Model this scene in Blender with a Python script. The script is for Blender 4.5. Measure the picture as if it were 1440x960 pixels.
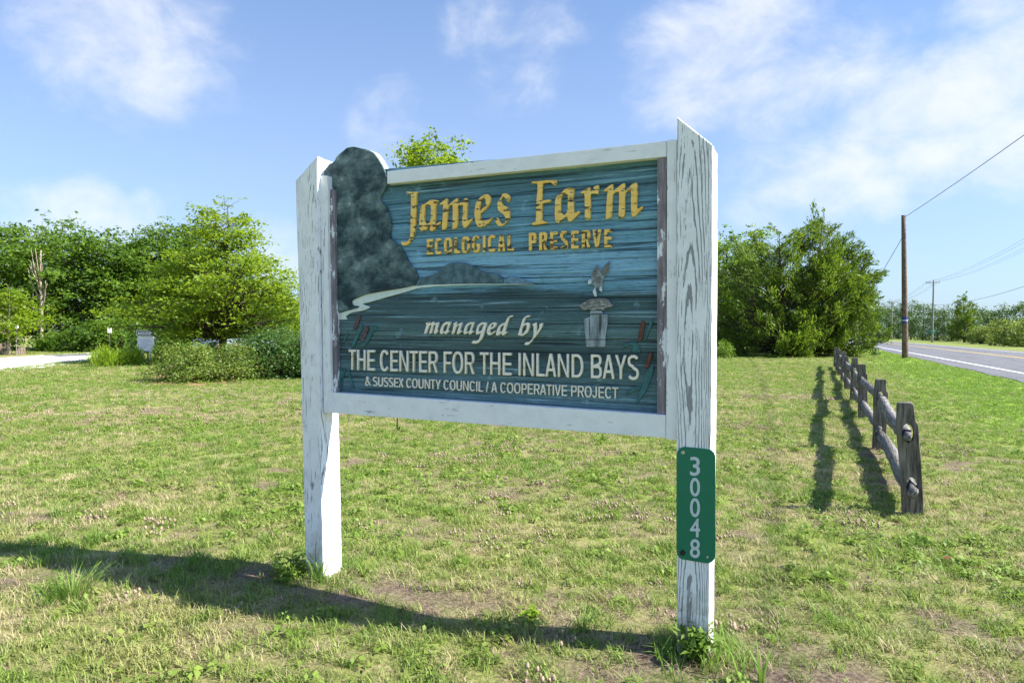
import bpy, bmesh, math, random
import numpy as np
from mathutils import Vector, Matrix

for o in list(bpy.data.objects): bpy.data.objects.remove(o)
R = math.radians
scene = bpy.context.scene
C = scene.collection

# ------------------------------------------------------------------ camera
CAM_H, FPX, YAW, PITCH, ROLL = 1.262, 962.0, R(25.4), math.atan(11/962.0), R(0.3)
fw0 = Vector((-math.sin(YAW), math.cos(YAW), 0)); r0 = Vector((math.cos(YAW), math.sin(YAW), 0))
FW = (fw0*math.cos(PITCH) - Vector((0,0,1))*math.sin(PITCH)).normalized()
u0 = r0.cross(FW)
RT = r0*math.cos(ROLL) + u0*math.sin(ROLL)
UP = -r0*math.sin(ROLL) + u0*math.cos(ROLL)
CAMP = Vector((0,0,CAM_H))
cd = bpy.data.cameras.new('camera'); cam = bpy.data.objects.new('camera', cd); C.objects.link(cam)
cd.sensor_width = 36; cd.lens = 36*FPX/1440; cd.clip_start = 0.05; cd.clip_end = 8000
m = Matrix.Identity(4)
for i in range(3):
    m[i][0] = RT[i]; m[i][1] = UP[i]; m[i][2] = -FW[i]; m[i][3] = CAMP[i]
cam.matrix_world = m
scene.camera = cam

def ray(px, py): return (FW*FPX + RT*(px-720) + UP*(480-py)).normalized()
def on_plane(px, py, Y):                 # point of a pixel on the vertical plane y = Y
    d = ray(px, py); return CAMP + d*((Y-CAMP.y)/d.y)
def on_ground(px, py, z=0.0):
    d = ray(px, py); return CAMP + d*((z-CAMP.z)/d.z)
def at_depth(px, depth, z=0.0):          # ground position below a pixel column at a given depth
    d = ray(px, 470); d = Vector((d.x, d.y, 0)); k = depth/(d.dot(fw0)); return Vector((d.x*k, d.y*k, z))
def height_at(px, py, p):                # height of a pixel above a ground position
    d = ray(px, py); k = math.hypot(p.x, p.y)/math.hypot(d.x, d.y); return CAM_H + d.z*k

# ------------------------------------------------------------------ sun, sky, exposure
SUN_EL, SUN_D = R(43), R(14)
sunv = Vector((math.cos(SUN_D)*math.cos(SUN_EL), math.sin(SUN_D)*math.cos(SUN_EL), math.sin(SUN_EL)))
sl = bpy.data.lights.new('sun', 'SUN'); sl.energy = 4.3; sl.angle = R(0.53); sl.color = (1.0, 0.95, 0.86)
so = bpy.data.objects.new('sun', sl); C.objects.link(so); so.location = (20, 5, 30)
so.rotation_euler = sunv.to_track_quat('Z', 'Y').to_euler()
scene.view_settings.view_transform = 'Standard'; scene.view_settings.look = 'None'
scene.view_settings.exposure = 1.5; scene.view_settings.gamma = 1.0
scene.cycles.max_bounces = 6; scene.cycles.diffuse_bounces = 3; scene.cycles.glossy_bounces = 2; scene.cycles.transmission_bounces = 3
scene.render.resolution_x = 1024; scene.render.resolution_y = 682

class NT:
    """small helper to write node trees"""
    def __init__(s, tree): s.t = tree; s.n = tree.nodes; s.l = tree.links; s.n.clear()
    def new(s, typ, **kw):
        nd = s.n.new(typ)
        ins = kw.pop('ins', {})
        for k, v in kw.items(): setattr(nd, k, v)
        for k, v in ins.items(): s.set(nd, k, v)
        return nd
    def set(s, nd, k, v):
        sock = nd.inputs[k]
        if hasattr(v, 'bl_idname') and hasattr(v, 'outputs'): s.l.new(v.outputs[0], sock)
        elif isinstance(v, bpy.types.NodeSocket): s.l.new(v, sock)
        else:
            if isinstance(v, (tuple, list)) and len(v) == 3 and sock.type == 'RGBA': v = (*v, 1)
            sock.default_value = v
    def math(s, op, a, b=None, c=None, clamp=False):
        nd = s.new('ShaderNodeMath', operation=op, use_clamp=clamp); s.set(nd, 0, a)
        if b is not None: s.set(nd, 1, b)
        if c is not None: s.set(nd, 2, c)
        return nd.outputs[0]
    def vmul(s, a, v):
        nd = s.new('ShaderNodeVectorMath', operation='MULTIPLY'); s.set(nd, 0, a); s.set(nd, 1, v); return nd.outputs[0]
    def vadd(s, a, v):
        nd = s.new('ShaderNodeVectorMath', operation='ADD'); s.set(nd, 0, a); s.set(nd, 1, v); return nd.outputs[0]
    def noise(s, vec, scale, detail=4, rough=0.55, dist=0.0):
        nd = s.new('ShaderNodeTexNoise'); s.set(nd, 'Vector', vec); s.set(nd, 'Scale', scale)
        s.set(nd, 'Detail', detail); s.set(nd, 'Roughness', rough); s.set(nd, 'Distortion', dist); return nd.outputs[0]
    def step(s, v, a, b, lo=0.0, hi=1.0):
        nd = s.new('ShaderNodeMapRange', interpolation_type='SMOOTHSTEP')
        s.set(nd, 0, v); s.set(nd, 1, a); s.set(nd, 2, b); s.set(nd, 3, lo); s.set(nd, 4, hi); return nd.outputs[0]
    def mix(s, f, a, b, mode='MIX'):
        nd = s.new('ShaderNodeMix', data_type='RGBA', blend_type=mode); s.set(nd, 0, f); s.set(nd, 6, a); s.set(nd, 7, b); return nd.outputs[2]
    def ramp(s, f, stops):
        nd = s.new('ShaderNodeValToRGB'); s.set(nd, 0, f); e = nd.color_ramp.elements
        while len(e) < len(stops): e.new(0.5)
        for el, (p, c) in zip(e, stops): el.position = p; el.color = (*c, 1)
        return nd.outputs[0]
    def bump(s, h, strength, dist):
        nd = s.new('ShaderNodeBump'); s.set(nd, 'Height', h); s.set(nd, 'Strength', strength); s.set(nd, 'Distance', dist); return nd.outputs[0]
    def pos(s): return s.new('ShaderNodeNewGeometry').outputs['Position']
    def sep(s, v): 
        nd = s.new('ShaderNodeSeparateXYZ'); s.set(nd, 0, v); return nd.outputs

def S(r, g, b):                           # sRGB 0-255 -> linear
    f = lambda c: (c/255/12.92) if c/255 <= .04045 else ((c/255+.055)/1.055)**2.4
    return (f(r), f(g), f(b))

w = bpy.data.worlds.new('World'); scene.world = w; w.use_nodes = True
T = NT(w.node_tree)
sky = T.new('ShaderNodeTexSky', sky_type='NISHITA', sun_disc=False, sun_elevation=SUN_EL, sun_rotation=R(90)-SUN_D,
            altitude=10, air_density=1.0, dust_density=1.2, ozone_density=2.2)
gen = T.new('ShaderNodeTexCoord').outputs['Generated']
sx, sy, sz = T.sep(gen)
zc = T.math('ADD', T.math('MAXIMUM', sz, 0.0), 0.16)
comb = T.new('ShaderNodeCombineXYZ'); T.set(comb, 0, T.math('DIVIDE', sx, zc)); T.set(comb, 1, T.math('DIVIDE', sy, zc)); T.set(comb, 2, 0.3)
n1 = T.noise(comb.outputs[0], 1.15, 7, 0.56, 0.35)
n2 = T.noise(T.vmul(gen, (1,1,1.5)), 9.0, 9, 0.60, 0.25)
# clouds seen in the photograph: (pixel, pixel, angular radius in degrees, weight)
blobs = [(150,40,6.5,.85),(95,60,5,.55),(215,12,5,.65),(300,90,4,.30),(560,180,4.0,.50),(610,225,4,.3),(720,45,6,.45),(680,60,4,.25),
         (920,105,4,.62),(985,75,5.5,.85),(1060,45,5,.85),(1130,60,4.5,.75),(1190,90,4.5,.70),(1100,135,4.5,.72),(1250,70,3.5,.35),
         (1090,255,4,.70),(1160,240,4.5,.80),(1230,215,4.5,.92),(1300,185,4.8,1.0),(1370,155,5,1.0),(1440,140,6,1.0),(1430,200,4.5,.6),(1400,40,3.5,.6),
         (120,300,3,.62),(60,305,3,.5),(200,314,2.4,.7),(390,352,3,.75),(260,320,3,.5)]
acc = None
for (bx, by, rad, wt) in blobs:
    d = ray(bx, by)
    dp = T.new('ShaderNodeVectorMath', operation='DOT_PRODUCT'); T.set(dp, 0, gen); T.set(dp, 1, tuple(d))
    v = T.step(dp.outputs['Value'], math.cos(R(rad*1.35)), 1.0, 0.0, wt)
    acc = v if acc is None else T.math('MAXIMUM', acc, v)
shape = T.step(T.math('ADD', T.math('MULTIPLY', acc, .62), T.math('MULTIPLY', T.math('SUBTRACT', n2, .5), 1.35)), .08, .92)
shape = T.math('MULTIPLY', shape, T.step(acc, 0.0, .35))
gen_cl = T.step(n1, 0.56, 0.82, 0.0, 0.65)
# the photographed part of the sky has its own clouds; elsewhere the scattered field goes on
fd = T.new('ShaderNodeVectorMath', operation='DOT_PRODUCT'); T.set(fd, 0, gen); T.set(fd, 1, tuple(FW))
gen_cl = T.math('MULTIPLY', gen_cl, T.step(fd.outputs['Value'], 0.72, 0.55))
gen_cl = T.math('MULTIPLY', gen_cl, T.step(sz, 0.0, 0.12))
cl = T.math('MAXIMUM', shape, gen_cl)
cl = T.math('MULTIPLY', cl, T.step(sz, -0.02, 0.03))
# thin summer haze veil, same all round, thicker low down
veil = T.step(sz, 0.0, 0.60, 0.50, 0.14)
blue = T.mix(1.0, sky.outputs[0], (0.46, 0.71, 0.93), 'MULTIPLY')
base = T.mix(veil, blue, (3.0, 3.2, 3.9))
skyc = T.mix(T.math('MULTIPLY', cl, 0.85), base, (4.1, 4.2, 4.4))
bg = T.new('ShaderNodeBackground'); T.set(bg, 0, skyc); T.set(bg, 1, 0.090)
out = T.new('ShaderNodeOutputWorld'); T.l.new(bg.outputs[0], out.inputs[0])

# ------------------------------------------------------------------ materials
MATS = {}
def mat(name, fn):
    if name in MATS: return MATS[name]
    mt = bpy.data.materials.new(name); mt.use_nodes = True; t = NT(mt.node_tree)
    o = t.new('ShaderNodeOutputMaterial'); sh = fn(t); t.l.new(sh, o.inputs[0]); MATS[name] = mt; return mt
def princ(t, col, rough=0.6, normal=None, spec=0.4, metal=0.0):
    p = t.new('ShaderNodeBsdfPrincipled'); t.set(p, 'Base Color', col); t.set(p, 'Roughness', rough)
    t.set(p, 'Specular IOR Level', spec); t.set(p, 'Metallic', metal)
    if normal is not None: t.set(p, 'Normal', normal)
    return p.outputs[0]
def plain(name, col, rough=0.6, var=0.15, scale=8, metal=0.0, bump=0.0):
    def fn(t):
        n = t.noise(t.pos(), scale, 5, 0.6)
        c = t.mix(t.step(n, .3, .7), tuple(x*(1-var) for x in col), tuple(min(1, x*(1+var)) for x in col))
        nm = t.bump(n, bump, 0.01) if bump else None
        return princ(t, c, rough, nm, metal=metal)
    return mat(name, fn)

def white_paint(name, axis, crack=0.5, tone=(.895,.89,.925), grain=(.22,.22,.235), seed=0.0, centre=None, width=.07, freq=6.5):
    """paint flaking off along the grain; with a centre line the grain runs in flat-sawn arches"""
    def fn(t):
        p0 = t.pos(); p = t.vadd(p0, (seed*3.1, seed*1.7, seed*2.3))
        k = {'z': (1, 1, .05), 'x': (.05, 1, 1)}[axis]
        fine = t.noise(t.vmul(p, k), 150, 3, 0.7)
        if centre is not None:
            x, y, z = t.sep(p0)
            xn = t.math('DIVIDE', t.math('SUBTRACT', x, centre), width)
            wob = t.noise(t.vmul(p, (1.2, 1.2, .30)), 3.6, 1.5, .45)
            arch = t.math('ADD', t.math('MULTIPLY', t.math('POWER', t.math('ABSOLUTE', xn), 1.7), .62), t.math('MULTIPLY', wob, 2.1))
        else:
            arch = t.noise(t.vmul(p, k), 9, 2, .5, .2); arch = t.math('MULTIPLY', arch, 2.0)
        small = t.noise(t.vmul(p, {'z': (1,1,.25), 'x': (.25,1,1)}[axis]), 30, 3, .6)
        arch = t.math('ADD', arch, t.math('MULTIPLY', small, .13))
        ring = t.math('SINE', t.math('MULTIPLY', arch, freq*6.283))
        patch = t.noise(t.vmul(p, {'z': (1, 1, .22), 'x': (.22, 1, 1)}[axis]), 14, 5, 0.66)
        thr = t.step(patch, .70-crack*.5, 1.0-crack*.5, 1.45, 0.52)
        cr = t.step(t.math('SUBTRACT', t.math('ADD', ring, t.math('MULTIPLY', t.math('SUBTRACT', fine, .5), 2.2)), thr), -.02, .14)
        hair = t.noise(t.vmul(p, {'z': (1, 1, .035), 'x': (.035, 1, 1)}[axis]), 240, 2, .5)
        gate = t.noise(t.vmul(p, {'z': (1, 1, .40), 'x': (.40, 1, 1)}[axis]), 26, 4, .7)
        fib = t.math('MULTIPLY', t.step(hair, .66-.07*crack, .72-.07*crack), t.step(gate, .62-crack*.22, .68-crack*.22))
        chip = t.math('MULTIPLY', t.step(t.noise(t.vmul(p, {'z': (1, 1, .3), 'x': (.3, 1, 1)}[axis]), 70, 4, .75), .70-.05*crack, .74-.05*crack), .8)
        wear = t.math('MULTIPLY', t.math('MAXIMUM', t.math('MAXIMUM', cr, fib), chip), .88)
        dirt = t.noise(p, 14, 5, .65)
        c0 = t.mix(t.step(dirt, .35, .75), tone, tuple(x*.90 for x in tone))
        px_, py_, pz_ = t.sep(p0)
        low = t.math('MULTIPLY', t.step(pz_, 0.34, 0.02), t.step(dirt, .36, .60)); c0 = t.mix(low, c0, (.42,.36,.27))
        c = t.mix(wear, c0, grain)
        h = t.math('SUBTRACT', t.math('MULTIPLY', fine, .3), wear)
        return princ(t, c, 0.62, t.bump(h, .6, .003), .3)
    return mat(name, fn)
XL = on_plane(438, 500, 2.70).x; XR = on_plane(975, 500, 2.70).x
M_POST_R = white_paint('weathered white paint', 'z', .88, centre=XR-.012, width=.062)
M_POST_L = white_paint('weathered white paint fine', 'z', .66, seed=4.2, centre=XL+.01, width=.066, freq=9.0)
M_RAIL = white_paint('white painted rail', 'x', .36, seed=2.0)
M_STILE = white_paint('white painted stile', 'z', .52, seed=7.0)
M_EDGE = plain('white painted edge', (.80,.80,.80), .6, .04, 30)

def f_batten(t):
    p = t.pos(); v = t.vmul(p, (1, 1, .12))
    n = t.noise(v, 60, 5, .7); b = t.noise(t.vmul(p, (1,1,.3)), 28, 5, .7)
    c = t.mix(t.step(n, .35, .7), (.17,.145,.17), (.34,.295,.325))
    c = t.mix(t.step(b, .55, .60), c, (.80,.81,.86))
    return princ(t, c, .75, t.bump(n, .6, .003), .2)
M_BATTEN = mat('weathered purple grey batten', f_batten)

def letter_gold(name, wear):
    def fn(t):
        p = t.pos(); n = t.noise(t.vmul(p, (1,1,1.6)), 21, 7, .72); f = t.noise(t.vmul(p, (.3,1,2.0)), 36, 5, .7)
        c = t.mix(t.step(n, .3, .7), S(250,192,84), S(255,222,132))
        c = t.mix(t.step(t.math('ADD', t.math('MULTIPLY', n, .5), t.math('MULTIPLY', f, .5)), .60-wear, .645-wear), c, S(84,60,34))
        c = t.mix(t.step(f, .70-wear*.6, .74-wear*.6), c, S(48,66,74))
        return princ(t, c, .5, t.bump(n, .4, .003), .4)
    return mat(name, fn)
M_GOLD = letter_gold('flaking gold leaf', 0.075); M_GOLD2 = letter_gold('badly flaked gold leaf', 0.095)
def f_cream(t):
    p = t.pos(); n = t.noise(p, 50, 5, .65)
    c = t.mix(t.step(n, .35, .75), S(250,240,224), S(228,216,200)); c = t.mix(t.step(t.noise(p, 24, 4), .64, .70), c, S(205,166,120))
    return princ(t, c, .6, t.bump(n, .3, .002), .3)
M_CREAM = mat('cream lettering paint', f_cream)

def paint_grain(t):
    p = t.pos()
    g1 = t.noise(t.vmul(p, (.22, 1, 13)), 8.5, 5, .62, .3)
    g2 = t.noise(t.vmul(p, (.10, .3, 1)), 260, 3, .6)
    return p, g1, g2
def f_panel(t):
    p, g1, g2 = paint_grain(t)
    x, y, z = t.sep(p)
    big = t.noise(t.vmul(p, (.8,1,3)), 3.2, 4, .6)
    zz = t.math('ADD', z, t.math('MULTIPLY', t.math('SUBTRACT', big, .5), .12))
    f = t.step(zz, .85, 1.95)
    f = t.math('DIVIDE', t.math('SUBTRACT', zz, .85), 1.10, clamp=True)
    k = 1.52
    col = lambda r,g,b: tuple(min(1,c*k) for c in S(r,g,b))
    c = t.ramp(f, [(0,col(58,80,84)),(.12,col(76,104,112)),(.22,col(74,100,108)),(.29,col(50,68,70)),(.37,col(82,108,110)),(.46,col(64,88,94)),
                   (.535,col(54,76,82)),(.555,col(92,134,156)),(.66,col(118,160,186)),(.76,col(98,142,164)),(.88,col(88,130,150)),(1,col(70,104,116))])
    dark = t.step(g1, .50, .66)
    c = t.mix(t.math('MULTIPLY', dark, .86), c, tuple(v*1.1 for v in S(20,36,42)))
    warm = t.noise(t.vmul(p, (.3,1,2.5)), 6, 5, .7); c = t.mix(t.math('MULTIPLY', t.step(warm, .56, .70), .35), c, S(92,92,78))
    c = t.mix(t.math('MULTIPLY', t.step(g1, .44, .30), .55), c, col(150,184,202))
    c = t.mix(t.math('MULTIPLY', t.step(g2, .52, .72), .5), c, S(26,50,60))
    blot = t.noise(p, 9, 5, .7)
    c = t.mix(t.math('MULTIPLY', t.step(blot, .60, .72), .30), c, col(150,190,214))
    top = t.step(z, 1.80, 1.90)
    h = t.math('ADD', t.math('MULTIPLY', g1, -1.2), t.math('MULTIPLY', g2, -.35))
    return princ(t, c, .62, t.bump(h, .9, .010), .3)
M_PANEL = mat('sandblasted blue painted cedar', f_panel)
def f_treepaint(t):
    p, g1, g2 = paint_grain(t)
    n = t.noise(t.vmul(p, (1,1,1.25)), 11, 7, .66, .25); n2 = t.noise(t.vmul(p, (1,1,2.2)), 42, 6, .8, .2)
    pd = t.vadd(p, t.vmul(t.new('ShaderNodeTexNoise', ins={'Vector': p, 'Scale': 9.0, 'Detail': 3.0}).outputs['Color'], (.09,.0,.09)))
    vo = t.new('ShaderNodeTexVoronoi', feature='SMOOTH_F1'); t.set(vo, 'Vector', pd); t.set(vo, 'Scale', 7.5); t.set(vo, 'Smoothness', .35)
    px_, py_, pz_ = t.sep(pd); vx, vy, vz = t.sep(vo.outputs['Position'])
    puff = t.step(t.math('SUBTRACT', pz_, vz), -.075, .075)
    f = t.math('ADD', t.math('ADD', t.math('MULTIPLY', n, .68), t.math('MULTIPLY', n2, .22)), t.math('MULTIPLY', puff, .10))
    c = t.ramp(f, [(.33,S(26,44,52)),(.44,S(52,74,80)),(.53,S(92,114,116)),(.61,S(122,142,144)),(.70,S(196,210,212))])
    c = t.mix(t.math('MULTIPLY', t.step(g2, .54, .70), .45), c, S(20,36,42))
    return princ(t, c, .6, t.bump(t.math('ADD', t.math('MULTIPLY', n, .5), t.math('ADD', t.math('MULTIPLY', n2, .7), t.math('MULTIPLY', g2, -.4))), .8, .010), .3)
M_TREEP = mat('painted grey green tree', f_treepaint)
M_HILLP = plain('painted slate blue hill', S(78,104,114), .6, .4, 30, bump=.3)
M_SHOREP = plain('painted pale sand', S(212,222,220), .6, .08, 30, bump=.2)
M_BIRDP = plain('painted grey bird', S(136,148,154), .6, .4, 60, bump=.3)
M_NESTP = plain('painted nest sticks', S(146,146,144), .6, .4, 90, bump=.5)
def f_ped(t):
    p = t.pos(); n = t.noise(t.vmul(p, (1,1,.22)), 26, 5, .7); g = t.noise(t.vmul(p, (.12,.3,1)), 200, 3, .6)
    c = t.mix(t.step(n, .40, .66), S(164,176,184), S(100,108,116)); c = t.mix(t.math('MULTIPLY', t.step(g, .52, .7), .5), c, S(90,104,112))
    return princ(t, c, .65, t.bump(n, .5, .004), .3)
M_PEDP = mat('painted pale platform', f_ped)
M_CATP = plain('painted rust cattail', S(98,60,48), .6, .25, 50, bump=.3)
M_CATP2 = plain('painted dull purple brown cattail', S(92,72,80), .6, .3, 50, bump=.3)
M_LEAFP = plain('painted teal reed', S(54,102,106), .6, .3, 30, bump=.3)
M_GREEN = plain('green reflective plate', S(4,112,86), .38, .05, 20)
M_DIGIT = plain('reflective silver digits', S(196,206,214), .4, .08, 60)
M_SCREW = plain('galvanised screw', (.42,.43,.44), .35, .3, 80, metal=.8)
M_SCREWD = plain('black washer', (.015,.013,.012), .6, .3, 80)
M_RUST = plain('rusty iron', (.10,.045,.025), .85, .5, 90, bump=.5)

def f_fence(t):
    p = t.pos(); 
    n = t.noise(t.vmul(p, (1,1,.10)), 55, 5, .7); b = t.noise(p, 9, 5, .6)
    c = t.mix(t.step(n, .32, .70), (.065,.056,.047), (.26,.232,.20)); c = t.mix(t.math('MULTIPLY', t.step(b, .5, .75), .5), c, (.12,.10,.08))
    return princ(t, c, .85, t.bump(n, .9, .008), .15)
M_FPOST = mat('weathered grey cedar post', f_fence)
def f_frail(t):
    p = t.pos()
    n = t.noise(t.vmul(p, (1,.07,1)), 60, 5, .7); b = t.noise(p, 26, 6, .7)
    c = t.mix(t.step(n, .32, .70), (.075,.070,.068), (.31,.30,.29)); c = t.mix(t.step(b, .55, .7), c, (.07,.065,.062))
    return princ(t, c, .85, t.bump(n, .9, .008), .15)
M_FRAIL = mat('weathered grey split rail', f_frail)

def leaf_mat(name, lo, hi, trans=.38, rough=.48, pscale=.7, alt=None):
    def fn(t):
        g = t.new('ShaderNodeNewGeometry'); oi = t.new('ShaderNodeObjectInfo')
        rnd = g.outputs['Random Per Island']
        n = t.noise(g.outputs['Position'], pscale, 3, .6)
        f = t.math('ADD', t.math('MULTIPLY', rnd, .6), t.math('MULTIPLY', t.step(n, .3, .7), .4))
        c = t.mix(f, lo, hi)
        if alt: c = t.mix(t.step(rnd, .90, .96), c, alt)
        c = t.mix(t.math('MULTIPLY', oi.outputs['Random'], .22), c, (lo[0]*.6, lo[1]*.7, lo[2]*.7))
        a = t.new('ShaderNodeBsdfPrincipled'); t.set(a, 'Base Color', c); t.set(a, 'Roughness', rough); t.set(a, 'Specular IOR Level', .35)
        b = t.new('ShaderNodeBsdfTranslucent'); t.set(b, 0, t.mix(.5, c, (hi[0]*1.5, hi[1]*1.45, hi[2]*.7)))
        mx = t.new('ShaderNodeMixShader'); t.set(mx, 0, trans); t.l.new(a.outputs[0], mx.inputs[1]); t.l.new(b.outputs[0], mx.inputs[2])
        return mx.outputs[0]
    return mat(name, fn)
L_OAK = leaf_mat('young oak leaves', (.06,.145,.012), (.31,.42,.028), .50)
L_WOOD = leaf_mat('woodland leaves', (.045,.12,.013), (.195,.31,.032), .45)
L_WOOD2 = leaf_mat('darker woodland leaves', (.034,.09,.014), (.135,.235,.030), .42)
L_CEDAR = leaf_mat('red cedar sprays', (.028,.080,.011), (.175,.275,.030), .43, alt=(.26,.24,.08))
L_BROAD = leaf_mat('light green broad leaves', (.06,.14,.018), (.20,.32,.04), .44)
L_SHRUB = leaf_mat('loose olive shrub leaves', (.075,.145,.022), (.26,.35,.065), .42, alt=(.40,.31,.15))
L_SHRUBD = leaf_mat('dark shrub leaves', (.03,.085,.02), (.12,.215,.045), .36)
L_YEL = leaf_mat('yellow green grass leaves', (.14,.25,.018), (.33,.46,.04), .46)
L_FAR = leaf_mat('far hedge leaves', (.034,.080,.022), (.105,.175,.044), .36)
L_FARY = leaf_mat('far yellow green leaves', (.11,.18,.035), (.27,.34,.075), .4)
def f_bark(t):
    p = t.pos(); n = t.noise(t.vmul(p, (1,1,.25)), 22, 5, .7)
    return princ(t, t.mix(t.step(n,.3,.7), (.045,.034,.026), (.14,.115,.09)), .9, t.bump(n, .8, .02), .15)
M_BARK = mat('grey brown bark', f_bark)
M_DEAD = plain('bare pinkish dead wood', (.36,.29,.23), .85, .3, 9)

# grass shaders: colour patches follow the position, every tuft differs a little
def grass_mat(name, cols, trans=.35, dryc=(.34,.27,.12), dry=.0):
    def fn(t):
        g = t.new('ShaderNodeNewGeometry'); oi = t.new('ShaderNodeObjectInfo'); p = g.outputs['Position']
        n = t.noise(p, .9, 4, .6); n2 = t.noise(p, 5.0, 3, .6)
        f = t.math('ADD', t.math('MULTIPLY', oi.outputs['Random'], .55), t.math('MULTIPLY', g.outputs['Random Per Island'], .45))
        c = t.mix(f, cols[0], cols[1])
        x, y, z = t.sep(p)
        verge = t.step(x, 0.9, 2.6)
        dr = t.math('MULTIPLY', t.step(t.math('ADD', t.math('MULTIPLY', n, .6), t.math('MULTIPLY', n2, .4)), .46, .62), t.math('SUBTRACT', 1.0, t.math('MULTIPLY', verge, .75)))
        c = t.mix(t.math('MULTIPLY', dr, dry), c, dryc)
        c = t.mix(t.math('MULTIPLY', verge, .55), c, (.15,.30,.022)) if dry > .25 and dry < .9 else c
        a = t.new('ShaderNodeBsdfPrincipled'); t.set(a, 'Base Color', c); t.set(a, 'Roughness', .55); t.set(a, 'Specular IOR Level', .3)
        b = t.new('ShaderNodeBsdfTranslucent'); t.set(b, 0, t.mix(.35, c, (.30,.42,.05)))
        mx = t.new('ShaderNodeMixShader'); t.set(mx, 0, trans); t.l.new(a.outputs[0], mx.inputs[1]); t.l.new(b.outputs[0], mx.inputs[2])
        return mx.outputs[0]
    return mat(name, fn)
G_GREEN = grass_mat('lawn blades', [(.075,.14,.022), (.29,.39,.075)], dry=.52, dryc=(.46,.41,.18))
G_STRAW = grass_mat('dry straw blades', [(.38,.31,.165), (.60,.51,.31)], .25)
G_BROWN = grass_mat('dead brown thatch', [(.17,.115,.08), (.36,.27,.20)], .15)
G_WEED = grass_mat('broad weed leaves', [(.11,.20,.028), (.25,.36,.06)], .38, dry=.26)
G_TALL = grass_mat('long green blades', [(.09,.20,.03), (.24,.38,.065)], .4, dry=.2)
G_HEAD = plain('dead clover heads', (.30,.225,.16), .9, .45, 90)

def f_ground(t):
    p = t.pos(); x, y, z = t.sep(p)
    n = t.noise(p, .9, 4, .6); n2 = t.noise(p, 5.0, 4, .6); n3 = t.noise(p, 55, 6, .75); n4 = t.noise(p, .16, 3, .5)
    verge = t.step(x, 0.9, 2.6)
    green = t.mix(t.step(n3, .3, .7), (.105,.145,.030), (.27,.31,.075))
    straw = t.mix(t.step(n3, .3, .7), (.17,.125,.07), (.44,.35,.21))
    dr = t.math('MULTIPLY', t.step(t.math('ADD', t.math('MULTIPLY', n, .55), t.math('MULTIPLY', n2, .45)), .42, .60), t.math('SUBTRACT', 1.0, t.math('MULTIPLY', verge, .7)))
    c = t.mix(t.math('MULTIPLY', dr, .62), green, straw)
    vg = t.mix(t.step(n3, .3, .7), (.13,.22,.022), (.29,.42,.05)); vg = t.mix(t.math('MULTIPLY', t.step(n4, .5, .62), .45), vg, (.20,.22,.05))
    c = t.mix(t.math('MULTIPLY', verge, .8), c, vg)
    far_side = t.step(x, 11.0, 13.0)
    c = t.mix(t.math('MULTIPLY', far_side, t.step(n2, .3, .7, .45, .9)), c, t.mix(t.step(n3, .35, .65), (.10,.13,.04), (.26,.25,.10)))
    soil = t.mix(t.step(n3, .35, .7), (.085,.058,.042), (.26,.20,.155))
    att = t.new('ShaderNodeAttribute', attribute_name='bare')
    c = t.mix(t.math('MULTIPLY', att.outputs['Fac'], t.step(n2, .25, .6, .55, 1.0)), c, soil)
    return princ(t, c, .9, t.bump(n3, .8, .02), .1)
M_GROUND = mat('scrubby lawn ground', f_ground)
def f_asph(t):
    p = t.pos(); n = t.noise(p, 140, 4, .7); b = t.noise(t.vmul(p, (1,.08,1)), 1.4, 4, .6)
    c = t.mix(t.step(n, .3, .7), (.10,.10,.11), (.19,.19,.205)); c = t.mix(t.math('MULTIPLY', t.step(b, .45, .7), .45), c, (.085,.085,.095)); ck = t.noise(t.vmul(p, (1,.35,1)), 1.1, 6, .7, 1.2); c = t.mix(t.math('MULTIPLY', t.step(t.math('ABSOLUTE', t.math('SUBTRACT', ck, .5)), .010, .004), .8), c, (.03,.03,.035))
    return princ(t, c, .75, t.bump(n, .5, .004), .3)
M_ASPH = mat('grey asphalt', f_asph)
def road_paint(nm, col):
    def fn(t):
        p = t.pos(); n = t.noise(p, 30, 5, .7)
        return princ(t, t.mix(t.step(n, .56, .72), col, tuple(c*.55 for c in col)), .6)
    return mat(nm, fn)
M_LINEW = road_paint('worn white road paint', (.78,.78,.78)); M_LINEY = road_paint('worn yellow road paint', (.66,.46,.10))
def f_gravel(t):
    p = t.pos(); n = t.noise(p, 60, 5, .8); b = t.noise(p, .7, 4, .6)
    c = t.mix(t.step(n, .3, .7), (.50,.48,.45), (.84,.82,.79)); c = t.mix(t.math('MULTIPLY', t.step(b,.5,.7), .3), c, (.50,.46,.40))
    return princ(t, c, .9, t.bump(n, .6, .01), .1)
M_GRAVEL = mat('pale crushed shell gravel', f_gravel)
M_MULCH = plain('red brown mulch', (.30,.16,.085), .95, .45, 40, bump=.8)
M_SAND = plain('pale sand spot', (.50,.45,.38), .95, .25, 60, bump=.5)

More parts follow.
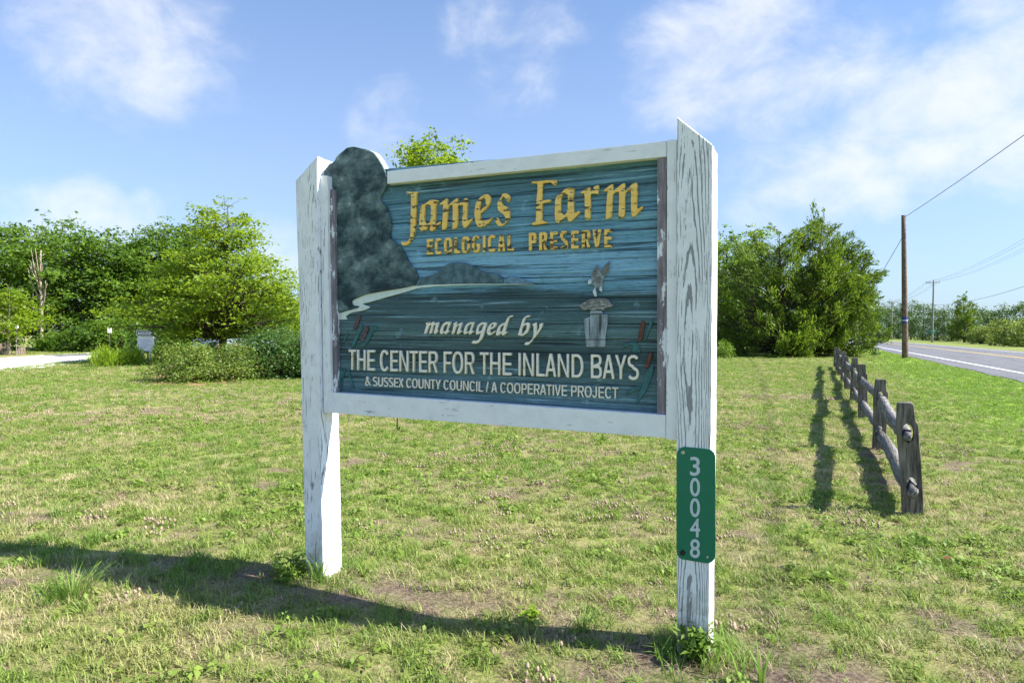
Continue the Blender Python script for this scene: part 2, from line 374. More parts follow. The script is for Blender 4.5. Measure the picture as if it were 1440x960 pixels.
# ------------------------------------------------------------------ mesh helpers
def link(name, me, parent=None, mats=(), loc=None):
    o = bpy.data.objects.new(name, me); C.objects.link(o)
    for mt in mats:
        if me is not None: me.materials.append(mt)
    if parent is not None: o.parent = parent
    if loc is not None: o.location = loc
    return o
def empty(name, loc=(0,0,0), rz=0):
    o = bpy.data.objects.new(name, None); C.objects.link(o); o.location = loc; o.rotation_euler = (0,0,rz); o.empty_display_size = .2; return o
def tag(o, label=None, cat=None, group=None, kind=None):
    if label: o['label'] = label
    if cat: o['category'] = cat
    if group: o['group'] = group
    if kind: o['kind'] = kind
    return o
def np_mesh(name, verts, faces, smooth=False):
    """verts (n,3); faces a list of arrays, each (m,k)"""
    me = bpy.data.meshes.new(name); verts = np.asarray(verts, dtype=np.float32)
    faces = [np.asarray(f, dtype=np.int32) for f in faces if len(f)]
    me.vertices.add(len(verts)); me.vertices.foreach_set('co', verts.ravel())
    loops = np.concatenate([f.ravel() for f in faces]); me.loops.add(len(loops)); me.loops.foreach_set('vertex_index', loops)
    tot = np.concatenate([np.full(len(f), f.shape[1], dtype=np.int32) for f in faces])
    st = np.zeros(len(tot), dtype=np.int32); st[1:] = np.cumsum(tot)[:-1]
    me.polygons.add(len(tot)); me.polygons.foreach_set('loop_start', st); me.polygons.foreach_set('loop_total', tot)
    if smooth: me.polygons.foreach_set('use_smooth', np.ones(len(tot), dtype=bool))
    me.update(calc_edges=True); me.validate(); return me
class Acc:
    """collects vertices and faces"""
    def __init__(s): s.v = []; s.q = []; s.t = []; s.n = 0
    def add(s, v, q=None, t=None):
        v = np.asarray(v, dtype=np.float32)
        if q is not None and len(q): s.q.append(np.asarray(q, dtype=np.int32)+s.n)
        if t is not None and len(t): s.t.append(np.asarray(t, dtype=np.int32)+s.n)
        s.v.append(v); s.n += len(v)
    def tube(s, pts, rad, sides=7, cap=True):
        pts = np.asarray(pts, dtype=float); n = len(pts); rad = np.broadcast_to(np.asarray(rad, dtype=float), (n,))
        tang = np.gradient(pts, axis=0); tang /= (np.linalg.norm(tang, axis=1, keepdims=True)+1e-9)
        ref = np.array([0,0,1.]) if abs(tang[0][2]) < .9 else np.array([1.,0,0])
        a = np.cross(tang, ref); a /= (np.linalg.norm(a, axis=1, keepdims=True)+1e-9); b = np.cross(tang, a)
        th = np.linspace(0, 2*math.pi, sides, endpoint=False)
        v = pts[:,None,:] + rad[:,None,None]*(np.cos(th)[None,:,None]*a[:,None,:] + np.sin(th)[None,:,None]*b[:,None,:])
        q = []
        for i in range(n-1):
            for j in range(sides):
                k = (j+1) % sides; q.append((i*sides+j, i*sides+k, (i+1)*sides+k, (i+1)*sides+j))
        v = v.reshape(-1,3); t = []
        if cap:
            c0, c1 = len(v), len(v)+1; v = np.vstack([v, pts[0], pts[-1]])
            for j in range(sides):
                k = (j+1) % sides; t.append((c0, k, j)); t.append((c1, (n-1)*sides+j, (n-1)*sides+k))
        s.add(v, q, t)
    def box(s, lo, hi):
        x0,y0,z0 = lo; x1,y1,z1 = hi
        v = [(x0,y0,z0),(x1,y0,z0),(x1,y1,z0),(x0,y1,z0),(x0,y0,z1),(x1,y0,z1),(x1,y1,z1),(x0,y1,z1)]
        s.add(v, [(0,3,2,1),(4,5,6,7),(0,1,5,4),(1,2,6,5),(2,3,7,6),(3,0,4,7)])
    def mesh(s, name, smooth=False):
        f = []
        if s.q: f.append(np.concatenate(s.q))
        if s.t: f.append(np.concatenate(s.t))
        return np_mesh(name, np.concatenate(s.v), f, smooth)
def bevel_mesh(me, w=.004, seg=2):
    bm = bmesh.new(); bm.from_mesh(me); bmesh.ops.recalc_face_normals(bm, faces=bm.faces)
    bmesh.ops.bevel(bm, geom=list(bm.edges), offset=w, segments=seg, affect='EDGES', profile=.6, clamp_overlap=True)
    bm.to_mesh(me); bm.free(); return me
def hexa(name, front, back, w=.004):
    """solid between a front outline and a back outline with the same count of corners"""
    n = len(front); bm = bmesh.new(); a = [bm.verts.new(p) for p in front]; b = [bm.verts.new(p) for p in back]
    bm.faces.new(a); bm.faces.new(list(reversed(b)))
    for i in range(n): bm.faces.new((a[i], b[i], b[(i+1)%n], a[(i+1)%n]))
    bmesh.ops.recalc_face_normals(bm, faces=bm.faces)
    if w: bmesh.ops.bevel(bm, geom=list(bm.edges), offset=w, segments=2, affect='EDGES', profile=.6, clamp_overlap=True)
    me = bpy.data.meshes.new(name); bm.to_mesh(me); bm.free(); return me
def chaikin(p, k=.16, it=1):
    for _ in range(it):
        q = []
        for i in range(len(p)):
            a = p[i]; b = p[(i+1)%len(p)]
            q.append((a[0]+(b[0]-a[0])*k, a[1]+(b[1]-a[1])*k)); q.append((a[0]+(b[0]-a[0])*(1-k), a[1]+(b[1]-a[1])*(1-k)))
        p = q
    return p
def outline_mesh(name, loops, thick, bevel=0.0):
    """loops of (x, z) pairs -> solid, front face at local y = 0 growing to y = thick (away from the viewer)"""
    cu = bpy.data.curves.new('tmp', 'CURVE'); cu.dimensions = '2D'; cu.fill_mode = 'BOTH'
    cu.extrude = max(thick/2-bevel, .0005); cu.bevel_depth = bevel; cu.bevel_resolution = 1
    if bevel: cu.offset = -bevel
    for lp in loops:
        sp = cu.splines.new('POLY'); sp.points.add(len(lp)-1); sp.use_cyclic_u = True
        for q, (x, z) in zip(sp.points, lp): q.co = (x, z, 0, 1)
    ob = bpy.data.objects.new('tmp', cu); me = bpy.data.meshes.new_from_object(ob); me.name = name
    bpy.data.objects.remove(ob); bpy.data.curves.remove(cu)
    co = np.empty(len(me.vertices)*3, dtype=np.float32); me.vertices.foreach_get('co', co); co = co.reshape(-1,3)
    co = np.stack([co[:,0], thick/2-co[:,2], co[:,1]], axis=1); me.vertices.foreach_set('co', co.ravel()); me.update()
    me.materials.clear(); return me

def vnoise(x, y, s=1.0, seed=0):
    """value noise 0..1"""
    x = np.asarray(x)*s; y = np.asarray(y)*s; xi = np.floor(x).astype(np.int64); yi = np.floor(y).astype(np.int64); fx = x-xi; fy = y-yi
    def h(a, b):
        k = (a*374761393 + b*668265263 + seed*2147483647) & 0xffffffff; k = ((k ^ (k >> 13))*1274126177) & 0xffffffff; return ((k ^ (k >> 16)) & 0xffff)/65535.
    fx = fx*fx*(3-2*fx); fy = fy*fy*(3-2*fy)
    return (h(xi,yi)*(1-fx)+h(xi+1,yi)*fx)*(1-fy) + (h(xi,yi+1)*(1-fx)+h(xi+1,yi+1)*fx)*fy
def fbm(x, y, s, seed=0): return .55*vnoise(x,y,s,seed)+.3*vnoise(x,y,s*2.1,seed+5)+.15*vnoise(x,y,s*4.3,seed+9)

# ------------------------------------------------------------------ ground
SIGN_Y = 2.70
pL = on_plane(455, 818, SIGN_Y); pRt = on_plane(975, 920, SIGN_Y)
DIP = pL.z
def terr(x, y):
    x = np.asarray(x, dtype=float); y = np.asarray(y, dtype=float)
    z = DIP*np.exp(-(((x-pL.x+.3)**2+(y-pL.y)**2)/1.1**2))
    near = np.exp(-(x**2+y**2)/14.**2)
    return z + near*((fbm(x,y,1.1,3)-.5)*.035)
BARE = []
for (a, b, rx, wgt) in [(505,838,.18,.9),(420,838,.15,.6),(610,846,.18,.8),(560,836,.20,.8),(690,856,.16,.5),(900,925,.22,.9),(1000,940,.2,.8),(340,815,.16,.8),(1130,950,.25,.8),
                        (800,880,.16,.5),(1235,640,.25,.7),(1250,680,.22,.6),(1215,605,.2,.7),(720,690,.22,.45),(590,745,.2,.5),(860,950,.2,.7),(430,930,.15,.4),(330,900,.14,.5)]:
    q = on_ground(a, b); BARE.append((q.x, q.y, rx, wgt))
def bare(x, y):
    v = np.zeros_like(np.asarray(x, dtype=float))
    for (a, b, r, g) in BARE: v = np.maximum(v, min(1, g*1.25)*np.exp(-((x-a)**2+(y-b)**2)/(r*1.25)**2))
    n = fbm(x, y, 1.9, 21); v = np.maximum(v, np.clip((n-.63)*5, 0, .8)*(np.hypot(x,y) < 16))
    return np.clip(v*(.5+1.1*vnoise(x,y,9,4)), 0, 1)
def make_ground():
    rad = np.concatenate([np.linspace(0.25, 9, 90), np.geomspace(9.3, 4000, 90)]); na = 420
    th = np.linspace(0, 2*math.pi, na, endpoint=False)
    X = np.outer(rad, np.cos(th)); Y = np.outer(rad, np.sin(th)); Z = terr(X, Y)
    v = np.stack([X, Y, Z], axis=2).reshape(-1,3); v = np.vstack([v, [[0,0,float(terr(0,0))]]])
    i = np.arange(len(rad)-1)[:,None]*na; j = np.arange(na)[None,:]; k = (j+1) % na
    q = np.stack([i+j, i+na+j, i+na+k, i+k], axis=2).reshape(-1,4)
    c = len(v)-1; t = np.stack([np.full(na, c), np.arange(na), (np.arange(na)+1) % na], axis=1)
    me = np_mesh('ground', v, [q, t], True)
    at = me.attributes.new('bare', 'FLOAT', 'POINT'); at.data.foreach_set('value', bare(v[:,0], v[:,1]).astype(np.float32))
    tag(link('ground', me, None, [M_GROUND]), kind='structure')
make_ground()

# road: offset u to the right of the fence line, running along v
ROAD_T = R(1.6)
def rp(u, v): return (u*math.cos(ROAD_T) - v*math.sin(ROAD_T), v*math.cos(ROAD_T) + u*math.sin(ROAD_T))
def strip(name, u0, u1, v0, v1, z, mt, step=8, kind='structure', parent=None, wob=0.0):
    vs = np.arange(v0, v1+step, step); rr = np.random.RandomState(5); v = []
    for a in vs:
        w0 = wob*(rr.rand()-.5); w1 = wob*(rr.rand()-.5)
        v.append((*rp(u0+w0, a), z)); v.append((*rp(u1+w1, a), z))
    q = [(2*i, 2*i+1, 2*i+3, 2*i+2) for i in range(len(vs)-1)]
    o = link(name, np_mesh(name, v, [q]), parent, [mt])
    if kind and parent is None: tag(o, kind=kind)
    return o
road = strip('road', 5.25, 15.6, -60, 700, .020, M_ASPH, 1.2, wob=.16)
def line(u, wd, mt, v0=-60, v1=700): strip('road_marking', u-wd/2, u+wd/2, v0, v1, .026, mt, 20, parent=road)
line(6.45, .15, M_LINEW); line(14.6, .15, M_LINEW); line(10.85, .12, M_LINEY); line(11.15, .12, M_LINEY)

def ground_poly(name, pix, z, mt, kind='structure', jit=.0):
    pts = [on_ground(a, b) for (a, b) in pix]; P = []; rr = random.Random(3)
    for i in range(len(pts)):
        a, b = pts[i], pts[(i+1)%len(pts)]; n = max(1, int((b-a).length/.8)) if jit else 1
        for k in range(n):
            q = a.lerp(b, k/n); P.append((q.x+rr.uniform(-jit,jit), q.y+rr.uniform(-jit,jit)))
    cu = bpy.data.curves.new('tmp','CURVE'); cu.dimensions = '2D'; cu.fill_mode = 'BOTH'
    sp = cu.splines.new('POLY'); sp.points.add(len(P)-1); sp.use_cyclic_u = True
    for q, (x, y) in zip(sp.points, P): q.co = (x, y, 0, 1)
    ob = bpy.data.objects.new('tmp', cu); me = bpy.data.meshes.new_from_object(ob); bpy.data.objects.remove(ob); me.materials.clear(); me.name = name
    o = link(name, me, None, [mt], (0,0,z)); tag(o, kind=kind); return o
ground_poly('gravel_drive', [(-420,570),(-120,536),(0,522.5),(60,516.5),(100,511),(135,505),(200,499),(300,495),(420,493),(420,487),(300,488),(200,490.5),(120,496),(60,500),(0,503),(-200,508),(-420,514)], .012, M_GRAVEL, jit=.25)
ground_poly('paved_lane', [(84,501.6),(200,496),(320,492.5),(320,490.5),(200,492.5),(120,497.6),(60,499.8)], .019, M_ASPH)
ground_poly('mulch_bed', [(215,541),(280,543),(335,537),(380,532),(440,531),(470,524),(400,518),(300,518),(220,523)], .014, M_MULCH, jit=.2)

# ------------------------------------------------------------------ the carved sign
sign = empty('wooden_sign', (pRt.x, SIGN_Y+.07, 0))
tag(sign, 'large white framed wooden preserve sign with blue carved painted panel between two posts', 'sign')
ORG = Vector((pRt.x, SIGN_Y+.07, 0))
def sp(px, py, dy): return on_plane(px, py, SIGN_Y+dy) - ORG
def slab(name, corners, y0, y1, mt, w=.004, parent=sign):
    f = [sp(a, b, y0) for (a, b) in corners]; b = [p + Vector((0, y1-y0, 0)) for p in f]
    return link(name, hexa(name, f, b, w), parent, [mt])
def carve(name, loops, y0, thick, mt, bevel=.002, smooth=.16, it=1, parent=sign, side=None):
    """outlines given as photo pixels, laid on the plane y0 behind the post face"""
    org = parent.matrix_world.translation if parent is not sign else ORG
    L = []
    for lp in loops:
        q = [on_plane(a, b, SIGN_Y+y0) - ORG for (a, b) in lp]
        q = [(p.x, p.z) for p in q]; L.append(chaikin(q, smooth, it) if it else q)
    me = outline_mesh(name, L, thick, bevel)
    co = np.empty(len(me.vertices)*3, dtype=np.float32); me.vertices.foreach_get('co', co); co = co.reshape(-1,3); co[:,1] += y0-.07
    me.vertices.foreach_set('co', co.ravel()); me.update()
    o = link(name, me, parent, [mt])
    if side is not None:
        me.materials.append(side)
        for pl in me.polygons:
            if abs(pl.normal.y) < .6 or pl.normal.y > .6: pl.material_index = 1
    return o
def reg(x0, y0, s, pts): return [(x0+a/s, y0+b/s) for (a, b) in pts]

# posts: a face board laid on a core, tops cut to a slope
PD = .15
def post(corners, mt, name='post', sink=None):
    face = slab(name, corners, 0, .040, mt, .005)
    core_c = [sp(a, b, 0) for (a, b) in corners]
    ins = .0035; cx = sum(p.x for p in core_c)/len(core_c)
    f = [Vector((p.x + (ins if p.x < cx else -ins), .0435-.07, p.z - (.002 if p.z > 1 else 0))) for p in core_c]
    b = [Vector((p.x, PD-.07, p.z)) for p in f]
    link('rear_board', hexa('rear_board', f, b, .005), face, [mt]); return face
post([(430.5,835),(455.2,835),(450,600),(447,400),(446,219.5),(415.5,254),(416.5,300),(420,400),(426,640)], M_POST_L)
post([(952,960),(996,960),(1000,600),(1001.5,400),(1002,203.5),(952,164),(951,400),(951,600)], M_POST_R)

# frame
slab('stile', [(455,580.5),(466,580.5),(461.5,380),(460.5,247),(449.5,247),(452,380)], .022, .100, M_STILE, .003)
slab('stile', [(936.5,617.5),(951.5,618.5),(951.5,196),(938,196.5),(937.5,400)], .022, .100, M_STILE, .003)
slab('rail', [(544.2,258.6),(937.6,220.3),(937.6,197.8),(544.2,240.8)], .034, .115, M_RAIL, .004)
slab('rail', [(466,580.6),(936.2,615.8),(936.2,583.2),(466,551.5)], .030, .115, M_RAIL, .004)
slab('batten', [(463.8,551.5),(473.5,552.3),(471.2,380),(470.5,266.5),(458.8,266.5),(461.7,380)], .040, .069, M_BATTEN, .002)
slab('batten', [(924,583.5),(937.2,583.6),(937.3,221),(924.2,222.5)], .040, .069, M_BATTEN, .002)
# planks of the panel
PL = [((471,243),(937,203)),((471,319),(937,294.3)),((471,395.3),(937,387.5)),((471,471),(937,477.6)),((471,556),(937,588))]
for i in range(4):
    (a, b), (c, d) = PL[i], PL[i+1]
    g = .55
    slab('plank', [(c[0]-4, c[1]-g), (d[0], d[1]-g), (b[0], b[1]+g), (a[0]-4, a[1]+g)], .071, .104, M_PANEL, .0025)
slab('backing_panel', [(467,553),(937,584),(937,222),(467,262)], .106, .118, M_RAIL, 0)

TREE = [(453,245.5),(462,231),(470,227.5),(473,220),(484,211),(487,208),(496,206),(505,208),(516,210),(525,214),(531,222),(537,232),(541,241),(544,252),(543,262),(538,271),(534,278),
        (536,284),(543,290),(546,298),(549,308),(550,318),(548,329),(549,335),(556,341),(564,348),(569,356),(573,365),(578,373),(584,380),(588,391),(583.5,400.7),(566,405),(540,409),(514.6,413.6),
        (494,422),(495,428.7),(506,431),(491,435),(474.5,439.5),(472.5,420),(471.8,380),(471,263),(461.5,262),(461,247.5)]
carve('tree_relief', [TREE], .056, .0145, M_TREEP, .0025)
carve('crown_board', [[(453.6,244),(462,231),(470,227.5),(473,220),(484,211),(487,208),(496,206),(505,208),(516,210),(525,214),(531,222),(537,232),(541,241),(543.5,249),(543.4,259.5),(463,259.5),(462,246)]], .0712, .050, M_EDGE, 0)
z3 = lambda p: reg(450,320,4.645,p)
carve('hill_relief', [z3([(645,330),(720,315),(770,290),(810,250),(850,228),(920,225),(970,235),(1020,265),(1090,295),(1180,310),(1200,362),(1000,364),(800,369),(650,378),(610,384)])], .062, .0085, M_HILLP, .002)
carve('island_relief', [z3([(1205,362),(1210,335),(1250,318),(1300,325),(1330,338),(1402,364),(1300,368)])], .0625, .008, plain('painted pale blue island', S(104,136,158), .6, .25, 60), .0015)
carve('shore_relief', [z3([(112,562),(190,540),(262,519),(215,508),(204,475),(300,432),(420,412),(540,393),(620,374),(760,371.5),(1000,366),(1400,369),(1400,373),(1000,373),(760,383),(640,395),(540,425),(430,455),(330,485),(270,498),(330,518),(290,540),(200,555),(165,580),(180,600),(112,602)])], .0635, .007, M_SHOREP, .001)
zb = lambda p: reg(800,360,6.857,p)
carve('bird_relief', [zb([(215,175),(250,110),(275,70),(285,140),(320,130),(350,80),(395,50),(380,150),(335,200),(325,270),(320,350),(290,330),(285,295),(255,330),(268,390),(248,392),(225,345),(250,290),(225,265),(185,275),(180,235),(215,215)])], .061, .0095, M_BIRDP, .0015)
carve('nest_relief', [zb([(85,480),(120,462),(150,440),(175,432),(200,415),(250,412),(300,405),(345,408),(380,420),(400,455),(432,480),(395,490),(340,500),(338,522),(290,512),(240,524),(190,514),(130,522),(125,500)])], .060, .0105, M_NESTP, .0015)
carve('platform_relief', [zb([(140,605),(205,585),(205,526),(320,526),(330,562),(380,560),(375,620),(350,790),(350,876),(165,876),(160,790)])], .0625, .008, M_PEDP, .0015, .06)
M_BIRDW = plain('painted white feathers', S(206,214,220), .6, .12, 60, bump=.3); M_BIRDD = plain('painted grey brown wing', S(112,112,108), .6, .35, 70, bump=.4); M_SEAM = plain('dark painted seam', S(70,72,76), .7, .3, 40)
for q, mt_ in [([(182,238),(212,218),(218,262),(205,268),(186,274)], M_BIRDW), ([(228,345),(246,305),(262,330),(268,388),(250,390)], M_BIRDW), ([(292,328),(300,290),(316,300),(318,348)], M_BIRDW),
              ([(218,172),(250,112),(272,78),(280,140),(262,186),(240,196)], M_BIRDD), ([(300,150),(350,86),(390,56),(376,148),(334,192),(316,180)], M_BIRDD), ([(248,200),(300,190),(312,240),(290,270),(262,262)], M_BIRDD)]:
    carve('feather_relief', [zb(q)], .0592, .0024, mt_, .0006)
for q in ([(150,446),(205,420),(230,428),(180,456)], [(230,418),(300,408),(310,420),(250,434)], [(310,412),(372,424),(380,440),(322,428)], [(140,470),(210,452),(214,462),(150,482)], [(230,450),(300,440),(306,450),(236,464)], [(320,440),(384,452),(384,464),(324,452)], [(170,496),(240,482),(244,492),(176,508)], [(270,480),(350,474),(352,484),(274,494)]):
    carve('stick_relief', [zb(q)], .0580, .0024, M_BIRDD, .0006)
for q in ([(192,600),(199,598),(205,790),(198,790)], [(292,566),(318,566),(312,690),(296,752),(288,700)], [(163,800),(350,800),(350,808),(163,808)], [(208,556),(328,552),(328,562),(208,568)]):
    carve('seam_relief', [zb(q)], .0612, .0016, M_SEAM, .0004)
zr = lambda p: reg(850,430,5.65,p); zl = lambda p: reg(460,430,6.4,p)
for q in [zr([(290,122),(312,115),(322,130),(302,262),(280,276),(263,268)]), zr([(353,375),(368,370),(382,380),(352,488),(335,496),(318,490)]),
          zl([(270,90),(285,80),(300,95),(268,200),(245,218),(230,205)]), zl([(340,185),(360,178),(376,192),(334,312),(312,328),(300,310)])]:
    carve('cattail_relief', [q], .062, .0085, M_CATP if q[0][0] > 700 else M_CATP2, .0015)
for q in [zr([(128,352),(150,315),(195,292),(250,285),(262,300),(290,372),(220,370),(222,312),(180,318)]), zr([(380,105),(385,130),(330,275),(306,272),(350,150)]),
          zr([(392,470),(378,560),(330,680),(240,802),(290,650),(330,520),(350,492)]), zr([(158,702),(220,645),(292,630),(290,655),(215,690)]),
          zl([(400,172),(430,178),(458,218),(428,214),(345,362),(296,366),(350,290),(385,220)]), zl([(305,160),(330,168),(240,372),(204,372)]),
          zl([(138,325),(178,238),(192,240),(152,332)]), zl([(178,580),(196,580),(240,735),(222,740)]), zl([(100,555),(142,555),(130,782),(96,782)]), zl([(150,560),(165,558),(132,690),(120,690)])]:
    carve('reed_relief', [q], .0645, .006, M_LEAFP, .001)

# hand-lettered words, traced letter by letter
k1 = lambda p: reg(560,260,10.66,p); k2 = lambda p: reg(630,260,12,p); k3 = lambda p: reg(740,245,12,p); k4 = lambda p: reg(810,250,13.71,p)
GOLD = [
 [k1([(115,98),(205,104),(305,104),(272,128),(268,250),(262,400),(255,560),(245,700),(215,780),(165,870),(120,905),(75,908),(42,888),(45,845),(70,850),(130,850),(160,820),(178,740),(180,560),(188,350),(190,130),(140,125)])],
 [k1([(340,300),(400,285),(470,228),(530,222),(612,234),(572,268),(556,330),(550,560),(549,605),(620,545),(640,560),(560,640),(500,695),(470,680),(478,590),(440,640),(370,700),(330,680),(312,640),(312,540),(322,420)]),
  k1([(400,300),(430,290),(480,300),(488,330),(486,480),(478,550),(430,590),(395,550),(385,520),(392,400)])],
 [[(617.4,287),(629.4,277.5),(629,289.5),(643.5,277),(643.8,287.5),(656.7,276.5),(657,290),(655.8,307),(657.5,310.4),(665,306.8),(654.5,321),(650,318.5),(649.6,310),(651.3,287.5),(646,288.7),(643.4,291),(643,319),(636.3,322.5),(635.8,321.5),(636.8,288.3),(633,288),(629.3,292),(628,320),(623,323.5),(621,321.5),(622.5,300),(622.8,287),(619.5,288)]],
 [k2([(440,470),(460,330),(490,260),(550,200),(600,170),(660,150),(710,190),(715,250),(690,330),(640,400),(540,482),(540,530),(560,580),(620,605),(700,580),(750,540),(710,610),(620,690),(560,715),(510,710),(470,660),(455,580)]),
  k2([(555,250),(600,215),(630,240),(638,300),(600,370),(538,440),(532,400),(545,320)])],
 [k2([(895,200),(920,145),(990,140),(1030,170),(1045,210),(1020,290),(990,275),(960,215),(920,190),(892,225),(892,290),(930,340),(1000,370),(1035,430),(1035,560),(990,610),(930,680),(880,700),(840,685),(800,630),(795,590),(820,550),(850,560),(870,620),(910,655),(950,650),(972,610),(968,560),(940,500),(870,460),(835,410),(828,300),(860,260)])],
 [k3([(85,150),(100,120),(180,118),(400,95),(520,90),(505,150),(480,190),(450,170),(400,132),(330,142),(270,152),(268,300),(262,430),(290,440),(400,425),(420,440),(390,465),(280,485),(265,492),(265,780),(340,790),(350,820),(280,835),(100,860),(70,840),(100,815),(160,800),(165,600),(170,430),(190,250),(185,155)])],
 [k3([(490,410),(530,350),(590,310),(650,250),(710,228),(820,240),(800,290),(795,340),(795,580),(815,660),(890,610),(905,640),(830,720),(740,805),(700,780),(690,705),(620,740),(540,830),(490,790),(478,700),(480,530)]),
  k3([(600,340),(640,325),(690,335),(700,360),(695,560),(685,650),(640,690),(600,660),(580,600),(580,440)])],
 [k4([(80,285),(180,215),(270,170),(280,270),(330,220),(340,170),(430,135),(440,170),(425,270),(420,330),(370,300),(300,302),(278,330),(275,780),(220,815),(165,790),(165,300),(90,300)])],
 [k4([(510,240),(590,195),(640,150),(715,115),(710,255),(780,205),(850,140),(945,95),(940,250),(1010,195),(1080,120),(1180,85),(1185,300),(1170,480),(1185,605),(1285,540),(1295,565),(1180,690),(1110,755),(1070,730),(1055,560),(1060,245),(1005,245),(942,295),(938,740),(830,785),(815,770),(825,560),(830,268),(770,268),(705,315),(690,745),(590,800),(570,790),(580,560),(600,300),(620,255),(530,262)])]]
for lp in GOLD: carve('letter', lp, .056, .0152, M_GOLD, .0015)
m5 = lambda p: reg(590,435,14.4,p); m6 = lambda p: reg(680,430,14.4,p)
MAN = [
 [m5([(112,278),(200,245),(192,290),(288,243),(282,290),(392,250),(345,415),(388,425),(312,497),(283,483),(330,300),(276,320),(240,478),(188,492),(240,312),(190,322),(135,485),(85,490),(140,300)])],
 [m5([(470,290),(540,250),(635,250),(560,430),(612,430),(520,505),(500,490),(515,455),(440,500),(405,480),(420,390)]), m5([(490,330),(550,290),(575,300),(530,440),(462,450),(470,390)])],
 [m5([(665,290),(755,245),(735,320),(865,255),(810,430),(865,430),(775,505),(745,490),(810,302),(735,347),(690,490),(640,502),(695,305)])],
 [m5([(945,300),(1020,255),(1110,255),(1040,430),(1105,435),(1010,510),(985,490),(1000,455),(910,505),(885,480),(900,390)]), m5([(965,330),(1030,290),(1055,300),(1010,440),(937,455),(950,390)])],
 [m5([(1180,310),(1260,260),(1360,260),(1290,520),(1250,600),(1180,680),(1110,695),(1045,680),(1085,625),(1150,635),(1205,600),(1240,470),(1160,510),(1135,490),(1150,390)]), m5([(1205,340),(1270,295),(1300,310),(1250,430),(1180,455),(1190,390)])],
 [m6([(60,540),(75,450),(130,370),(200,330),(255,340),(250,390),(200,450),(125,480),(120,530),(150,550),(240,500),(235,520),(140,590),(90,590)]), m6([(140,440),(150,390),(185,360),(205,380),(190,420)])],
 [m6([(250,560),(270,480),(320,390),(400,345),(440,330),(480,240),(530,200),(595,190),(570,225),(520,230),(495,290),(425,525),(490,520),(395,600),(360,580),(375,540),(290,600),(255,595)]), m6([(320,500),(340,420),(400,385),(415,400),(375,510),(330,530)])],
 [m6([(690,600),(740,430),(790,270),(830,220),(890,190),(940,190),(910,230),(850,235),(830,280),(800,370),(880,335),(930,345),(925,430),(890,530),(790,605),(740,605),(715,590)]), m6([(775,460),(800,410),(855,380),(875,400),(860,480),(800,565),(765,560),(765,510)])],
 [m6([(970,380),(1070,330),(1075,400),(1070,540),(1130,440),(1125,370),(1195,340),(1180,420),(1090,570),(1000,670),(950,740),(890,795),(820,785),(850,735),(920,730),(985,668),(1010,590),(1010,400)])]]
for lp in MAN: carve('letter', lp, .058, .0132, M_CREAM, .001, .12)

# set lettering in a plain sans face
def text_line(body, quad, y0, thick, mt, bold=.0, spacing=1.0, parent=sign, name='letter', org=None):
    """quad: pixel corners bottom-left, bottom-right, top-right, top-left (baseline to cap height)"""
    def mk(b):
        cu = bpy.data.curves.new('tmp', 'FONT'); cu.body = b; cu.size = 1; cu.extrude = .5; cu.offset = bold; cu.space_character = spacing; cu.resolution_u = 6
        ob = bpy.data.objects.new('tmp', cu); me = bpy.data.meshes.new_from_object(ob); bpy.data.objects.remove(ob); bpy.data.curves.remove(cu); return me
    mh = mk('H'); cap = max(v.co.y for v in mh.vertices); bl = min(v.co.y for v in mh.vertices); bpy.data.meshes.remove(mh)
    me = mk(body); bm = bmesh.new(); bm.from_mesh(me); bmesh.ops.remove_doubles(bm, verts=bm.verts, dist=1e-5)
    xs = [v.co.x for v in bm.verts]; x0, x1 = min(xs), max(xs)
    q = [on_plane(a, b, SIGN_Y+y0) - ORG for (a, b) in quad]
    for v in bm.verts:
        s = (v.co.x-x0)/(x1-x0); t = (v.co.y-bl)/(cap-bl); f = (.5-v.co.z)
        p = q[0].lerp(q[1], s)*(1-t) + q[3].lerp(q[2], s)*t
        v.co = (p.x, p.y+f*thick, p.z)
    bm.verts.ensure_lookup_table(); seen = set(); outs = []
    for v in bm.verts:
        if v.index in seen: continue
        st = [v]; isl = []; seen.add(v.index)
        while st:
            a = st.pop(); isl.append(a)
            for e in a.link_edges:
                b = e.other_vert(a)
                if b.index not in seen: seen.add(b.index); st.append(b)
        ids = {a.index: i for i, a in enumerate(isl)}
        fs = {f for a in isl for f in a.link_faces}
        nm = bpy.data.meshes.new(name); nm.from_pydata([a.co[:] for a in isl], [], [[ids[x.index] for x in f.verts] for f in fs]); nm.update()
        b2 = bmesh.new(); b2.from_mesh(nm); bmesh.ops.recalc_face_normals(b2, faces=b2.faces); b2.to_mesh(nm); b2.free()
        outs.append(link(name, nm, parent, [mt]))
    bm.free(); bpy.data.meshes.remove(me); return outs
def sup(cx, cy, rx, ry, a0, a1, n, e):
    P = []
    for i in range(n+1):
        a = R(a0+(a1-a0)*i/n); c, q = math.cos(a), math.sin(a)
        P.append((cx+rx*math.copysign(abs(c)**(2/e), c), cy+ry*math.copysign(abs(q)**(2/e), q)))
    return P
def ribbon(pts, wd):
    """flat stroke of even width along a line of points"""
    Lf, Rg = [], []; n = len(pts)
    for i in range(n):
        def un(a, b): d = math.hypot(b[0]-a[0], b[1]-a[1]) or 1e-6; return ((b[0]-a[0])/d, (b[1]-a[1])/d)
        d0 = un(pts[max(i-1,0)], pts[max(i,1)]); d1 = un(pts[min(i,n-2)], pts[min(i+1,n-1)])
        nx, ny = -(d0[1]+d1[1]), d0[0]+d1[0]; l = math.hypot(nx, ny) or 1; nx /= l; ny /= l
        k = 1/max(.5, nx*-d1[1]+ny*d1[0]); Lf.append((pts[i][0]+nx*wd/2*k, pts[i][1]+ny*wd/2*k)); Rg.append((pts[i][0]-nx*wd/2*k, pts[i][1]-ny*wd/2*k))
    return Lf+Rg[::-1]
